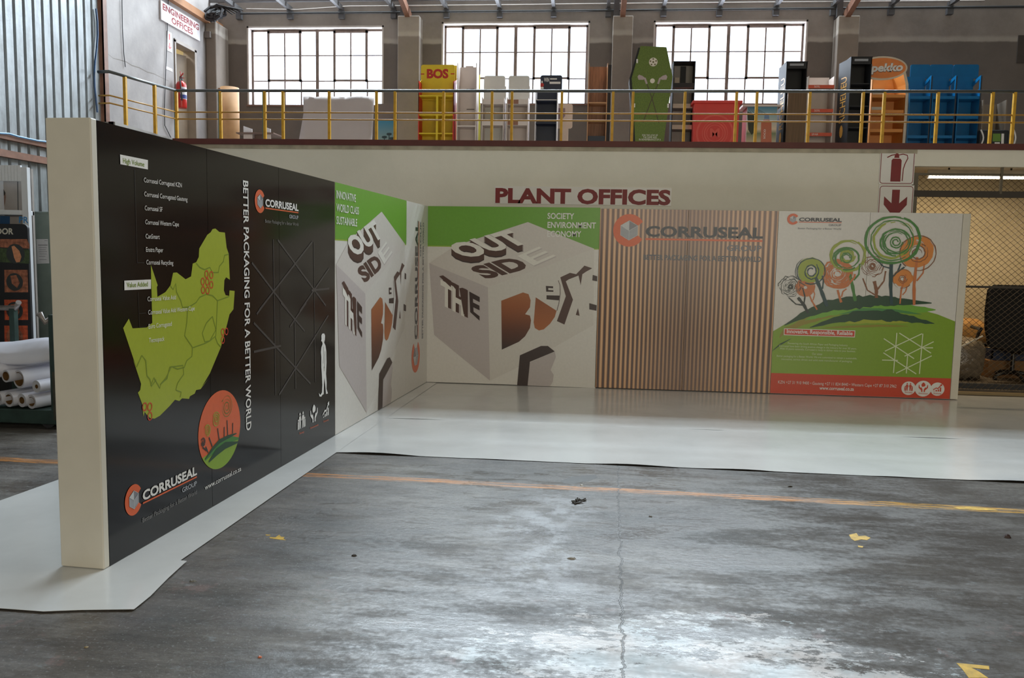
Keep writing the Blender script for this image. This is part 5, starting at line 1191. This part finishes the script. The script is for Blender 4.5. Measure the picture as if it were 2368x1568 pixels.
# cable bundle in the roof corner
p = atY(496, 30, BW-0.70)
mb = MB()
for k in range(22):
    a = random.uniform(0, 6.28); rr = random.uniform(0.03, 0.19); cx = p.x+random.uniform(-0.06, 0.06); cz = p.z+random.uniform(-0.04, 0.02); tw = random.uniform(0.4, 1.0)
    mb.tube([(cx+rr*math.cos(a+s*0.8), p.y+0.12*math.sin(a+s*tw), cz+rr*0.9*math.sin(a+s*0.8)) for s in range(6)], 0.026, 5)
for k in range(5): mb.tube([(p.x-0.05, p.y, p.z+0.1), (p.x+0.05+0.03*k, p.y, p.z+0.16-0.01*k), (p.x+0.3+0.05*k, p.y+0.1, p.z+0.02*k)], 0.012, 5)
mb.build('cable_bundle', M('cable_black', (34, 30, 32), 0.7), label='tangled dark cable bundle at the top of the corner pillar', cat='cable')
zz = atY(600, 22, BW-0.05).z
MB().tube([(-4.4, BW-0.08, zz), (-3.4, BW-0.08, zz-0.02), (-2.4, BW-0.1, zz+0.03), (0, BW-0.1, zz+0.03), (3, BW-0.1, zz+0.04), (9, BW-0.1, zz+0.04)], 0.014, 6).build('wall_cable', M('cable_pale', (176, 166, 160), 0.6), label='pale cable run along the top of the rear wall', cat='cable')
bp = [atX(222+8*math.sin(k*0.9)*0.5, 20+k*30, CX+0.03) for k in range(9)]
MB().tube([(CX+0.03, p.y, p.z) for p in bp], 0.012, 6).build('blue_cable', M('cable_blue', (48, 84, 128), 0.5), label='blue cable hanging beside the brown steel post', cat='cable')
bp = [atX(a, b, CX+0.10) for a, b in ((-30, 300), (0, 308), (20, 309), (40, 315), (62, 320), (85, 325), (110, 328), (140, 333))]
MB().tube([(CX+0.1, p.y, p.z) for p in bp], 0.011, 6).build('blue_cable', M('cable_blue_light', (92, 142, 190), 0.5), label='light blue cable lying along the upper wall girt', cat='cable')

# ================================================================== OFFICE FRONT SIGNS
FW = Frame((0, FY+0.015, 0), (1, 0, 0), (0, 0, 1))
def board(name, label, quad, th=0.006):
    us = [FW.uv(*p) for p in quad]; u0_ = (us[0][0]+us[3][0])/2; u1_ = (us[1][0]+us[2][0])/2; v1_ = (us[0][1]+us[1][1])/2; v0_ = (us[2][1]+us[3][1])/2
    o = thing(name, label, 'sign', ((u0_+u1_)/2, FY+0.015, v0_))
    mb = MB(); FW.slab(mb, u0_, u1_, v0_, v1_, 0, th); mb.build('sign_board', M('sign_cream', (232, 228, 222), 0.4, var=0.03), o)
    return o, u0_, u1_, v0_, v1_
FS = Frame((0, FY+0.015-0.006, 0), (1, 0, 0), (0, 0, 1))
o, u0_, u1_, v0_, v1_ = board('office_sign', 'cream sign with large red PLANT OFFICES lettering', ((1144, 431), (1553, 434), (1552, 476), (1144, 471)))
h_ = v1_-v0_; fl = Flat(FS, 0)
text_uv(fl, 'PLANT OFFICES', (u0_+0.01, v0_+h_*0.08), (u1_-u0_-0.02, 0), (0, h_*0.76), 0.045); fl.build('lettering', m_sred, o)
Zx = zoomed(2020, 340, 9.8)
for k, (lab, quad) in enumerate((('glossy white sign with red extinguisher symbol at the wall end', ((150, 68), (945, 72), (905, 855), (118, 840))), ('glossy white sign with red down arrow below the extinguisher symbol', ((118, 862), (905, 870), (880, 1720), (80, 1715))))):
    o, u0_, u1_, v0_, v1_ = board('fire_sign', lab, [Zx(*p) for p in quad], 0.008)
    f4 = Frame((0, FY+0.015-0.008, 0), (1, 0, 0), (0, 0, 1)); m_ = 0.02
    def q(a, b): return (u0_+(u1_-u0_)*a, v0_+(v1_-v0_)*b)
    bd = [q(0.04+0.06*(1-math.cos(R(t_))), 0.04+0.06*(1-math.sin(R(t_)))) for t_ in range(0, 91, 30)]
    def rr_(cx, cy, a0): return [q(cx+0.07*math.cos(R(a0+t_)), cy+0.07*math.sin(R(a0+t_))) for t_ in range(0, 91, 30)]
    Flat(f4, 0).line(rr_(0.90, 0.90, 0)+rr_(0.10, 0.90, 90)+rr_(0.10, 0.10, 180)+rr_(0.90, 0.10, 270), 0.009, closed=True).build('sign_border', m_sred, o)
    if k == 0:
        Flat(f4, 0).poly([q(0.33, 0.08), q(0.62, 0.08), q(0.62, 0.70), q(0.58, 0.75), q(0.37, 0.75), q(0.33, 0.70)]).poly([q(0.40, 0.77), q(0.55, 0.77), q(0.53, 0.88), q(0.47, 0.92), q(0.42, 0.87)]).build('extinguisher_symbol', m_sred, o)
        Flat(f4, 1).line([q(0.50, 0.85), q(0.65, 0.88), q(0.77, 0.85), q(0.79, 0.76), q(0.72, 0.60), q(0.68, 0.45), q(0.67, 0.10)], 0.013).line([q(0.45, 0.87), q(0.33, 0.85), q(0.20, 0.78)], 0.014).build('hose_symbol', m_sred, o)
    else:
        Flat(f4, 0).poly([q(0.49, 0.12), q(0.82, 0.48), q(0.82, 0.70), q(0.60, 0.52), q(0.60, 0.88), q(0.38, 0.88), q(0.38, 0.52), q(0.16, 0.70), q(0.16, 0.48)]).build('arrow_symbol', m_sred, o)
o, u0_, u1_, v0_, v1_ = board('fire_sign', 'white sign corner peeking above the black map wall', ((428, 334), (469, 336), (469, 420), (428, 418)))
Flat(FS, 0).line([(u0_+0.02, v1_-0.03), (u1_-0.05, v1_-0.03), (u1_-0.025, v1_-0.06), (u1_-0.025, v0_+0.05)], 0.012).build('sign_border', m_sred2, o)

# ================================================================== STORE BEHIND THE MESH
fence = thing('mesh_partition', 'chain-link mesh partition with steel frame at the store opening', 'fence', (8.0, FY+0.1, 0))
m_fr = M('mesh_frame_steel', (98, 90, 74), 0.5, 0.3); m_wire = M('mesh_wire', (74, 62, 46), 0.5, 0.3)
FYm = FY+0.10; fx0, fx1, fz1 = 6.60, 10.5, 3.02
zr = atY(2250, 448, FYm).z; zm_ = atY(2250, 663, FYm).z
MB().box(fx0, fx0+0.06, FYm-0.03, FYm+0.03, 0.05, fz1).build('frame_post', m_fr, fence)
MB().box(fx0, fx1, FYm-0.035, FYm+0.035, zr-0.05, zr+0.035).build('frame_rail', M('mesh_frame_dark', (58, 50, 40), 0.6), fence)
MB().box(fx0, fx1, FYm-0.02, FYm+0.02, zm_-0.015, zm_+0.015).build('frame_rail', M('mesh_frame_dark', (58, 50, 40), 0.6), fence)
MB().box(fx0, fx1, FYm-0.02, FYm+0.02, fz1-0.03, fz1).build('frame_rail', m_fr, fence)
xv = atY(2313, 420, FYm).x; MB().box(xv-0.015, xv+0.015, FYm-0.04, FYm-0.01, zr, fz1+0.08).build('frame_strut', m_fr, fence)
mb = MB(); pitch = 0.092; sl = 0.86
def seg(a, b, y_): mb.bar((a[0], y_, a[1]), (b[0], y_, b[1]), 0.0045, 0.0045, up=(0, 1, 0))
for sgn in (1, -1):
    c = -40
    k0 = int((fx0*sl - 3.2)/pitch/sl) - 60
    for k in range(-80, 220):
        # line z = sgn*sl*(x - xk)
        xk = fx0 + k*pitch - (0 if sgn > 0 else 0)
        xs_ = sorted((xk + 0.05/(sl*sgn), xk + fz1/(sl*sgn)))
        xa, xb = max(fx0, xs_[0]), min(fx1, xs_[1])
        if xb-xa > 0.03: seg((xa, sgn*sl*(xa-xk)), (xb, sgn*sl*(xb-xk)), FYm + 0.003*sgn)
mb.build('chain_link_mesh', m_wire, fence, kind='stuff')
# fluorescent lamp
ly = 2.0; la = atY(2146, 407, ly); lz = la.z
lamp = thing('fluorescent_lamp', 'lit fluorescent batten lamp inside the store', 'lamp', (la.x+0.75, ly, lz))
MB().box(la.x-0.03, la.x+1.55, ly-0.05, ly+0.05, lz+0.03, lz+0.09).build('lamp_body', M('lamp_white', (210, 204, 190), 0.5), lamp)
MB().tube([(la.x, ly, lz), (la.x+1.5, ly, lz)], 0.034, 12).build('lamp_tube', emit('tube_glow', (255, 240, 205), 9.0), lamp, smooth=True)
for dx_ in (-0.015, 1.515): MB().box(la.x+dx_-0.015, la.x+dx_+0.015, ly-0.03, ly+0.03, lz-0.03, lz+0.035).build('lamp_holder', M('lamp_white', (210, 204, 190), 0.5), lamp)
for dx_ in (0.3, 1.2): MB().box(la.x+dx_-0.01, la.x+dx_+0.01, ly-0.01, ly+0.01, lz+0.09, 3.28).build('lamp_hanger', m_dark, lamp)
area('store_lamp_glow', (la.x+0.75, ly, lz-0.05), (la.x+0.75, ly, 0), 1.4, 0.08, 46, (1.0, 0.80, 0.52))
# office chair
cy_ = 1.55; ccx = atY(2374, 760, cy_).x
ch = thing('office_chair', 'black high-backed office chair seen from behind through mesh', 'chair', (ccx, cy_, 0.05))
m_bf = M('black_fabric', (24, 23, 24), 0.9, bump=0.2, scale=80); m_bp = M('black_plastic', (26, 26, 28), 0.4)
zt = atY(2330, 664, cy_).z; zb = atY(2330, 800, cy_).z; hw = ccx - atY(2288, 720, cy_).x
pts = []
for a, b in ((-0.86, 0.0), (0.86, 0.0), (0.97, 0.3), (1.0, 0.6), (0.97, 0.93), (0.85, 1.0), (-0.85, 1.0), (-0.97, 0.93), (-1.0, 0.6), (-0.97, 0.3)): pts.append((ccx+a*hw, cy_, zb+(zt-zb)*b))
MB().prism(pts, (0, 0.09, 0)).build('backrest', m_bf, ch, bevel=0.03)
MB().box(ccx-0.25, ccx+0.25, cy_+0.08, cy_+0.58, 0.50, 0.60).build('seat', m_bf, ch, bevel=0.035)
MB().tube([(ccx, cy_+0.32, 0.14), (ccx, cy_+0.32, 0.50)], 0.03, 12).build('gas_column', m_bp, ch)
MB().box(ccx-0.04, ccx+0.04, cy_+0.04, cy_+0.35, 0.46, 0.50).build('tilt_plate', m_bp, ch)
for s in (-1, 1):
    xs_ = ccx+s*(hw+0.05)
    MB().tube([(ccx+s*0.2, cy_+0.3, 0.55), (xs_, cy_+0.28, 0.60), (xs_, cy_+0.16, 0.78), (xs_, cy_+0.10, 0.83), (xs_, cy_+0.42, 0.84)], 0.025, 8).build('armrest', m_bp, ch, smooth=True)
for k in range(5):
    a = R(72*k+200); e = Vector((ccx+0.31*math.cos(a), cy_+0.32+0.31*math.sin(a), 0.11))
    lg = MB().tube([(ccx, cy_+0.32, 0.17), (ccx+0.16*math.cos(a), cy_+0.32+0.16*math.sin(a), 0.16), tuple(e)], [0.034, 0.028, 0.02], 8).build('leg', m_bp, ch, smooth=True)
    MB().tube([(e.x-0.02, e.y, 0.082), (e.x+0.02, e.y, 0.082)], 0.030, 12).build('caster', m_bp, lg)
# wrapped bundle, cartons, plastic crate
def lump(name, label, cat, c, s, mat, seed, squash=0.5, parts=True):
    rnd = random.Random(seed); n, m_ = 20, 12; rows = []
    for j in range(m_+1):
        th_ = math.pi*j/m_; row = []
        for i in range(n+1):
            ph_ = 2*math.pi*(i % n)/n
            ex_ = lambda v: math.copysign(abs(v)**squash, v)
            k = 1+0.06*math.sin(ph_*5+th_*4+seed)+0.05*math.sin(ph_*9-th_*7)+0.03*math.sin(th_*13+ph_*3)
            row.append((c[0]+s[0]*ex_(math.sin(th_))*ex_(math.cos(ph_))*k, c[1]+s[1]*ex_(math.sin(th_))*ex_(math.sin(ph_))*k, max(c[2]-s[2], c[2]-s[2]*ex_(math.cos(th_))*k)))
        rows.append(row)
    return MB().grid(rows).build(name, mat, smooth=True, label=label, cat=cat)
wx = atY(2245, 820, 1.7).x
lump('wrapped_bundle', 'bundle of goods in crinkled clear plastic on the store floor', 'bundle', (wx-0.06, 1.9, 0.36), (0.27, 0.30, 0.31), M('crinkled_plastic', (120, 108, 92), 0.18, var=0.35, scale=14, bump=1.0), 3)
lump('wrapped_bundle', 'tan paper sack lying behind the crinkled plastic bundle', 'sack', (wx+0.1, 2.75, 0.62), (0.55, 0.28, 0.30), M('tan_sack', (172, 128, 70), 0.7, var=0.25, bump=0.4), 5)
MB().box(wx-0.3, wx+0.9, 2.6, 3.1, 0.05, 0.32).build('carton', M('carton_tan', (150, 112, 66), 0.8), label='long tan carton under the paper sack', cat='box', bevel=0.01)
bx = atY(2325, 825, 2.3).x
cr = thing('plastic_crate', 'shallow dark blue plastic crate behind the chair foot', 'crate', (bx, 2.3, 0.3))
mbl = M('crate_blue', (34, 48, 76), 0.4)
MB().box(bx-0.3, bx+0.3, 2.1, 2.5, 0.32, 0.34).build('crate_base', mbl, cr)
for a in ((bx-0.3, bx+0.3, 2.1, 2.12), (bx-0.3, bx+0.3, 2.48, 2.5), (bx-0.3, bx-0.28, 2.1, 2.5), (bx+0.28, bx+0.3, 2.1, 2.5)): MB().box(*a, 0.34, 0.47).build('crate_side', mbl, cr)
MB().box(bx-0.36, bx+0.36, 2.05, 2.55, 0.05, 0.32).build('carton', M('carton_brown', (128, 92, 54), 0.8), label='brown carton carrying the blue plastic crate', cat='box', bevel=0.008)
MB().bar((wx-0.25, 1.55, 0.55), (wx+0.06, 1.5, 0.74), 0.02).build('plastic_strip', M('strip_white', (210, 204, 190), 0.4), label='pale plastic strip leaning over the crinkled bundle', cat='strip')

# ================================================================== LEFT: CABINET, STANDS, TROLLEY
m_cab = M('green_grey_cabinet', (120, 132, 124), 0.45, var=0.1)
Yc = -2.05; c0 = atY(72, 640, Yc); c1 = atY(150, 640, Yc); zt = atY(95, 489, Yc).z
o = thing('steel_cabinet', 'green-grey steel cabinet with paper notice beside the ribbed wall', 'cabinet', ((c0.x+c1.x)/2-0.05, Yc, 0))
MB().box(c0.x-0.03, c1.x, Yc+0.02, Yc+0.5, 0.03, zt).build('body', m_cab, o, bevel=0.01)
MB().box(c0.x-0.02, c1.x-0.02, Yc, Yc+0.02, 0.08, zt-0.03).build('door', m_cab, o, bevel=0.004)
MB().box(c0.x-0.01, c1.x-0.03, Yc+0.05, Yc+0.45, 0.0, 0.03).build('plinth', m_dark, o)
fr = FY_(Yc); 
no = MB(); q = [fr.uv(*p) for p in ((84, 553), (111, 553), (114, 609), (86, 610))]; no.prism([(u, Yc-0.0005, v) for u, v in q], (0, -0.002, 0)); no = no.build('paper_notice', M('notice_paper', (206, 204, 204), 0.6, var=0.06, scale=20), label='white printed notice sheet on green-grey cabinet door', cat='notice')
fr = FY_(Yc-0.0026)
fl = Flat(fr, 0)
for k, (a, b) in enumerate(((103, 110), (88, 110), (90, 108), (90, 106), (90, 109), (91, 108), (90, 105), (91, 108))): y_ = (556, 566, 572, 577, 582, 587, 592, 600)[k]; fl.px([(a, y_), (b, y_), (b, y_+(1.6 if k == 1 else 0.9)), (a, y_+(1.6 if k == 1 else 0.9))])
fl.build('print_lines', M('print_grey_ink', (120, 118, 120), 0.6), no)
# white kitchen-style display
Yw = -2.72; fr = FY_(Yw)
xr = atY(64, 450, Yw).x; zt = atY(30, 382, Yw).z; zc = atY(30, 419, Yw).z; zs1 = atY(30, 486, Yw).z; zs2 = atY(30, 497, Yw).z
m_ww = M('white_laminate', (214, 216, 220), 0.35, var=0.03)
xl = max(xr-0.62, CX+0.1)
o = thing('display_stand', 'white display unit with tiled header and shelf beside the ribbed wall', 'display stand', ((xl+xr)/2, Yw+0.15, 0))
MB().box(xl, xr-0.07, Yw, Yw+0.02, zc, zt).build('header', m_ww, o)
MB().box(xr-0.07, xr, Yw, Yw+0.05, 0, zt-0.02).build('side_panel', m_ww, o)
MB().box(xl, xl+0.03, Yw, Yw+0.2, 0, zt-0.02).build('side_panel', m_ww, o)
MB().box(xl, xr-0.07, Yw-0.03, Yw+0.2, zs2, zs1).build('shelf', m_ww, o, bevel=0.006)
MB().box(xl+0.03, xr-0.07, Yw+0.17, Yw+0.2, 0, zt-0.02).build('back_panel', M('warm_grey_print', (150, 142, 136), 0.5), o)
MB().box(xl+0.03, xr-0.07, Yw+0.02, Yw+0.17, 0.1, 0.14).build('shelf', m_ww, o)
m_tile = M('tile_white', (222, 224, 228), 0.25, var=0.03)
wt = (xr-0.07-xl)/10
for c in range(10):
    cuts = (0.0, 0.5, 1.0) if c % 2 else (0.0, 0.28, 1.0) if c % 4 else (0.0, 1.0)
    for a, b in zip(cuts, cuts[1:]):
        MB().box(xl+c*wt+0.002, xl+(c+1)*wt-0.002, Yw-0.006, Yw, zc+(zt-zc)*a+0.002, zc+(zt-zc)*b-0.002).build('tile', m_tile, o)
f2 = FY_(Yw+0.17)
fl = Flat(f2, 0); fl.px([(0, 440), (8, 437), (13, 446), (14, 456), (12, 470), (8, 482), (0, 482)]); fl.build('face_print', M('skin_shadow_print', (118, 92, 80), 0.5), o)
fl = Flat(f2, 1); fl.px([(0, 436), (8, 437), (13, 446), (11, 452), (4, 452), (0, 462)]); fl.build('hair_print', M('hair_print', (48, 42, 40), 0.6), o)
fl = Flat(f2, 0); fl.px([(40, 420), (42, 420), (43, 490), (41, 490)]); fl.build('edge_line', m_dark, o)
f2 = FY_(Yw)
MB().box(xl+0.03, xr-0.07, Yw+0.02, Yw+0.03, zs2-0.35, zs2-0.02).build('lower_panel', M('warm_grey_print', (170, 164, 160), 0.5), o)
fl = Flat(FY_(Yw+0.02), 0); fl.px([(0, 499), (23, 500), (23, 518), (0, 518)]); fl.build('blue_print', M('blue_block', (30, 70, 110), 0.5), o)
text(f2, 0, 'PR', (44, 515), (66, 516), (44, 501), M('blue_lettering', (60, 132, 190), 0.5), o, 0.02)
# black barbecue banner board
Yk = -2.93; fr = FY_(Yk); xr = atY(68, 640, Yk).x; zt = atY(40, 518, Yk).z
o = thing('banner_board', 'black board with food pictures and lettering ending in OOR', 'banner', (xr-0.3, Yk, 0))
MB().prism(rounded(max(xr-0.62, CX+0.06), xr, 0.02, zt, 0.05, y=Yk), (0, 0.03, 0)).build('board', m_bc, o)
MB().box(xr-0.4, xr-0.1, Yk-0.08, Yk+0.12, 0, 0.02).build('foot', m_dark, o)
text(fr, 0, 'OUTDOOR', (-62, 541), (31, 541.5), (-62, 528), M('cream_lettering', (196, 190, 176), 0.5), o, 0.03)
def pic(quad, c, nm): Flat(fr, 0).px(quad).build(nm, c, o)
K_food = M('food_print', (150, 92, 66), 0.5, var=0.6, scale=26); K_pan = M('pan_print', (44, 46, 44), 0.4); K_salm = M('salmon_print', (206, 138, 98), 0.5, var=0.2, scale=30); K_ember = M('ember_print', (180, 78, 44), 0.5, var=0.5, scale=24); K_green2 = M('herb_print', (60, 74, 42), 0.5, var=0.5, scale=30)
pic([(0, 553), (62, 553), (68, 565), (68, 575), (0, 572)], K_food, 'picture'); pic([(0, 574), (68, 577), (68, 610), (0, 606)], K_green2, 'picture')
cu, cv = fr.uv(36, 587); Flat(fr, 1).disc(cu, cv, 0.105, 24).build('plate_picture', K_pan, o)
Flat(fr, 2).px([(27, 570), (33, 568), (45, 580), (50, 594), (46, 606), (38, 607), (33, 596)]).build('fish_picture', K_salm, o)
for k, (y0, y1, mt, m3) in enumerate(((624, 676, K_food, K_pan), (693, 740, K_ember, K_pan), (753, 800, K_ember, K_food))):
    pic([(10, y0), (64, y0), (65, y1), (11, y1)], mt, 'picture')
    cu, cv = fr.uv(34, (y0+y1)/2+2); Flat(fr, 1).disc(cu, cv, 0.095, 20).build('pan_picture', m3, o)
    Flat(fr, 2).px([(24, (y0+y1)/2-12), (38, (y0+y1)/2-14), (46, (y0+y1)/2+4), (40, (y0+y1)/2+16), (28, (y0+y1)/2+6)]).build('meat_picture', K_food, o)
# trolley with paper rolls
m_tg = M('trolley_green', (40, 58, 52), 0.5, var=0.3, scale=10); m_tp = M('worn_pipe', (150, 142, 138), 0.4, 0.4, var=0.25, scale=12)
Yf, Yr_ = -3.75, -3.12
tx1 = atY(122, 850, Yf).x; tx0 = max(tx1-1.15, CX+0.12)
zbase = atY(80, 948, Yf).z
o = thing('platform_trolley', 'dark green steel trolley with pipe ends carrying paper rolls', 'trolley', ((tx0+tx1)/2, (Yf+Yr_)/2, 0))
MB().box(tx0, tx1+0.05, Yf, Yr_, zbase-0.14, zbase).build('platform', m_tg, o, bevel=0.008)
zh = atY(100, 728, Yf).z
MB().box(tx1-0.03, tx1+0.03, Yf, Yf+0.06, zbase, zh).build('end_post', m_tg, o)
MB().box(tx1+0.0, tx1+0.075, Yf-0.012, Yf, 0.10, atY(120, 860, Yf).z).build('post_plate', M('rusty_green', (62, 60, 48), 0.6, var=0.4, scale=8), o)
MB().tube([atY(90, 724, Yf-0.02), atY(104, 745, Yf+0.02), (tx1+0.02, Yf+0.06, zh+0.0), (tx1+0.12, Yr_, zh+0.02)], 0.03, 10).build('end_pipe', m_tp, o, smooth=True)
xb = atY(37, 760, Yr_).x; zh2 = atY(30, 713, Yr_).z
MB().box(xb-0.028, xb+0.028, Yr_-0.06, Yr_, zbase, zh2).build('end_post', m_tg, o)
MB().tube([(max(xb-0.6, CX+0.08), Yr_-0.03, zh2), (xb+0.03, Yr_-0.03, zh2+0.005), (xb+0.10, Yr_-0.08, zh2+0.07)], 0.028, 10).build('end_pipe', m_tp, o, smooth=True)
MB().bar((tx1+0.03, Yf+0.03, zbase-0.05), (tx1+0.12, Yf+0.03, 0.10), 0.05, 0.08).build('foot_bracket', M('rusty_green', (62, 60, 48), 0.6, var=0.4, scale=8), o)
for a in (tx0+0.15, tx1-0.12):
    for b in (Yf+0.1, Yr_-0.1):
        MB().tube([(a, b-0.025, 0.075), (a, b+0.025, 0.075)], 0.075, 16).build('wheel', m_dark, o)
        MB().box(a-0.03, a+0.03, b-0.04, b+0.04, 0.075, zbase-0.13).build('wheel_fork', m_tg, o)
m_roll = M('white_paper_roll', (216, 216, 226), 0.4, var=0.03); m_tubein = M('kraft_core_dark', (110, 78, 38), 0.8)
k_ = 0
def roll(label, px, py, r_, core, ln=0.8, dx_=0.28, dz_=0.02, Y0=None):
    """paper roll with its open end facing the camera"""
    Y0 = Yf+0.02 if Y0 is None else Y0
    c = atY(px, py, Y0); d = Vector((dx_, ln, dz_)); 
    o = thing('paper_roll', label, 'paper roll', (c.x, c.y, c.z-r_), 'white paper rolls on the trolley')
    f_ = d.normalized()
    MB().tube([c, c+f_*0.02, c+d], [r_*0.985, r_, r_], 20, cap=False).build('roll_outer', m_roll, o, smooth=True)
    a = f_.cross(Vector((0, 0, 1))).normalized(); b = a.cross(f_); n = 20
    rg = lambda rr, off: [c+f_*off+(a*math.cos(2*math.pi*i/n)+b*math.sin(2*math.pi*i/n))*rr for i in range(n+1)]
    MB().grid([rg(r_*0.985, 0.0), rg(core, 0.004)]).build('roll_end', M('roll_end_grey', (190, 188, 192), 0.6), o, smooth=True)
    MB().grid([rg(core, 0.0), rg(core*0.98, 0.35)]).build('core_tube', m_tubein, o, smooth=True)
    MB().ngon(rg(core*0.97, 0.3)[:-1]).build('core_shadow', M('core_black', (30, 22, 14), 0.9), o)
    return o
roll('paper roll with tan core, outermost of the bottom row by the post', 72, 929, 0.072, 0.046)
roll('thin paper roll, second from the post in the bottom row', 50, 926, 0.068, 0.034)
roll('paper roll with bright yellow inner core in the bottom row', 20, 924, 0.075, 0.05)
roll('paper roll at the frame edge of the bottom row', -6, 922, 0.07, 0.04)
roll('wide paper roll with brown core, upper row near frame edge', 13, 870, 0.062, 0.044)
roll('short film-wrapped roll, upper row beside the post', 84, 894, 0.062, 0.02, 0.7, 0.25)
roll('large loose paper roll curling open in the middle of the upper row', 43, 877, 0.092, 0.07, 0.8, 0.34, 0.03, Yf+0.05)
roll('upper paper roll cut by frame edge', -12, 858, 0.07, 0.05)
# big sheet bundle lying on top
rows = []
for j in range(7):
    b = j/6; row = []
    for i in range(9):
        a = i/8; x = tx0+0.05+a*(tx1-tx0-0.1); zz = atY(50, 845, Yf+0.1).z + 0.20*math.sin(math.pi*b*0.9+0.1) + 0.02*math.sin(a*7+b*5) + 0.05*a
        row.append((x+0.03*b, Yf+0.06+b*0.58, zz))
    rows.append(row)
ob = MB().grid(rows).build('paper_bundle', M('white_paper_sheet', (222, 222, 232), 0.3, var=0.04, scale=4), smooth=True, label='crumpled white paper wrap lying over the rolls on the trolley', cat='paper')
s_ = ob.modifiers.new('thick', 'SOLIDIFY'); s_.thickness = 0.05; s_.offset = -1

# ================================================================== FLOOR MARKS AND LITTER
m_yp = M('worn_yellow_paint', (204, 164, 44), 0.6, var=0.3, scale=20)
def mark(pts):
    MB().prism([tuple(atZ(a, b, 0.0))[:2]+(0.0,) for a, b in pts], (0, 0, 0.0012)).build('paint_mark', m_yp, floor)
Zy = zoomed(600, 960, 2.579)
mark([Zy(*p) for p in ((60, 728), (95, 730), (118, 714), (128, 726), (150, 728), (142, 738), (158, 746), (130, 744), (100, 740), (62, 735))]); mark([Zy(*p) for p in ((36, 713), (66, 714), (64, 718), (40, 718))])
Zy = zoomed(1400, 960, 2.4463)
mark([Zy(*p) for p in ((1378, 678), (1420, 668), (1432, 685), (1470, 683), (1500, 695), (1480, 708), (1450, 704), (1410, 712), (1390, 700))]); mark([Zy(*p) for p in ((1428, 738), (1460, 742), (1455, 750), (1430, 747))])
mark([Zy(*p) for p in ((1985, 1403), (2170, 1420), (2172, 1440), (2070, 1430), (2110, 1450), (2165, 1487), (2090, 1487), (2055, 1487), (2020, 1440))])
mark([Zy(*p) for p in ((1965, 522), (2060, 518), (2180, 530), (2225, 540), (2120, 538), (2000, 532))])
MB().prism([tuple(atZ(a, b, 0.0))[:2]+(0.0,) for a, b in ((1296, 1112), (1318, 1104), (1345, 1100), (1378, 1098), (1382, 1104), (1362, 1112), (1330, 1118), (1304, 1118))], (0, 0, 0.0006)).build('damp_stain', M('damp_concrete', (52, 49, 45), 0.5, var=0.25, scale=12), floor)
# litter
def chip(name, label, px, py, s, mat, seed, flat=0.35):
    c = atZ(px, py, 0); rnd = random.Random(seed); mb = MB(); n = 7
    base = [(c.x+s*math.cos(2*math.pi*i/n)*rnd.uniform(0.6, 1.2), c.y+s*0.8*math.sin(2*math.pi*i/n)*rnd.uniform(0.6, 1.2), 0.0005) for i in range(n)]
    k = len(mb.v); top = [(c.x+(p[0]-c.x)*0.6, c.y+(p[1]-c.y)*0.6, s*flat*rnd.uniform(0.6, 1.3)) for p in base]
    mb.v += [Vector(p) for p in base+top]
    for i in range(n): mb.f.append((i, (i+1) % n, n+(i+1) % n, n+i))
    mb.f.append(tuple(range(n, 2*n))); mb.f.append(tuple(range(n))[::-1])
    mb.build(name, mat, label=label, cat='litter', group='small litter on the concrete')
m_dirt = M('dark_debris', (58, 52, 44), 0.9); m_chip = M('pale_chip', (224, 222, 218), 0.6)
c = atZ(1338, 1162, 0); mb = MB(); rnd = random.Random(4)
for k in range(16):
    a = Vector((c.x+rnd.uniform(-0.035, 0.035), c.y+rnd.uniform(-0.04, 0.04), 0.004)); mb.bar(a, a+Vector((rnd.uniform(-0.04, 0.04), rnd.uniform(-0.04, 0.04), rnd.uniform(0.0, 0.015))), 0.009, 0.006)
mb.build('debris_clump', m_dirt, label='dark clump of dried debris left of the floor crack', cat='litter', kind='stuff')
chip('litter_chip', 'white chip on the orange floor line', 1345, 1123, 0.016, m_chip, 1, 0.5)
chip('pebble', 'dark pebble near the right frame edge', 2328, 1243, 0.024, M('pebble_dark', (60, 44, 42), 0.6), 2, 0.7)
chip('litter_chip', 'orange scrap at the lower left of the concrete', 601, 1520, 0.013, M('orange_scrap', (206, 110, 70), 0.5), 3, 0.4)
chip('litter_chip', 'grey crumb close to the yellow star-like mark', 820, 1286, 0.02, m_dirt, 4)
chip('litter_chip', 'dark crumb just in front of the vinyl sheet, right of the crack', 1827, 1126, 0.022, m_dirt, 5)
chip('litter_chip', 'grey crumb beside the torn vinyl end piece', 446, 1344, 0.022, M('grey_crumb', (120, 118, 114), 0.7), 6)
chip('litter_chip', 'small grey crumb on the pale floor right of the crack', 1504, 1195, 0.02, M('grey_crumb', (120, 118, 114), 0.7), 7)
chip('litter_chip', 'brown crumb below the torn vinyl end piece', 200, 1497, 0.012, M('brown_crumb', (150, 132, 96), 0.7), 8)
chip('litter_chip', 'curled grey flake left of the crack on the pale wash', 1322, 1292, 0.03, M('grey_flake', (150, 146, 140), 0.7), 9, 0.3)
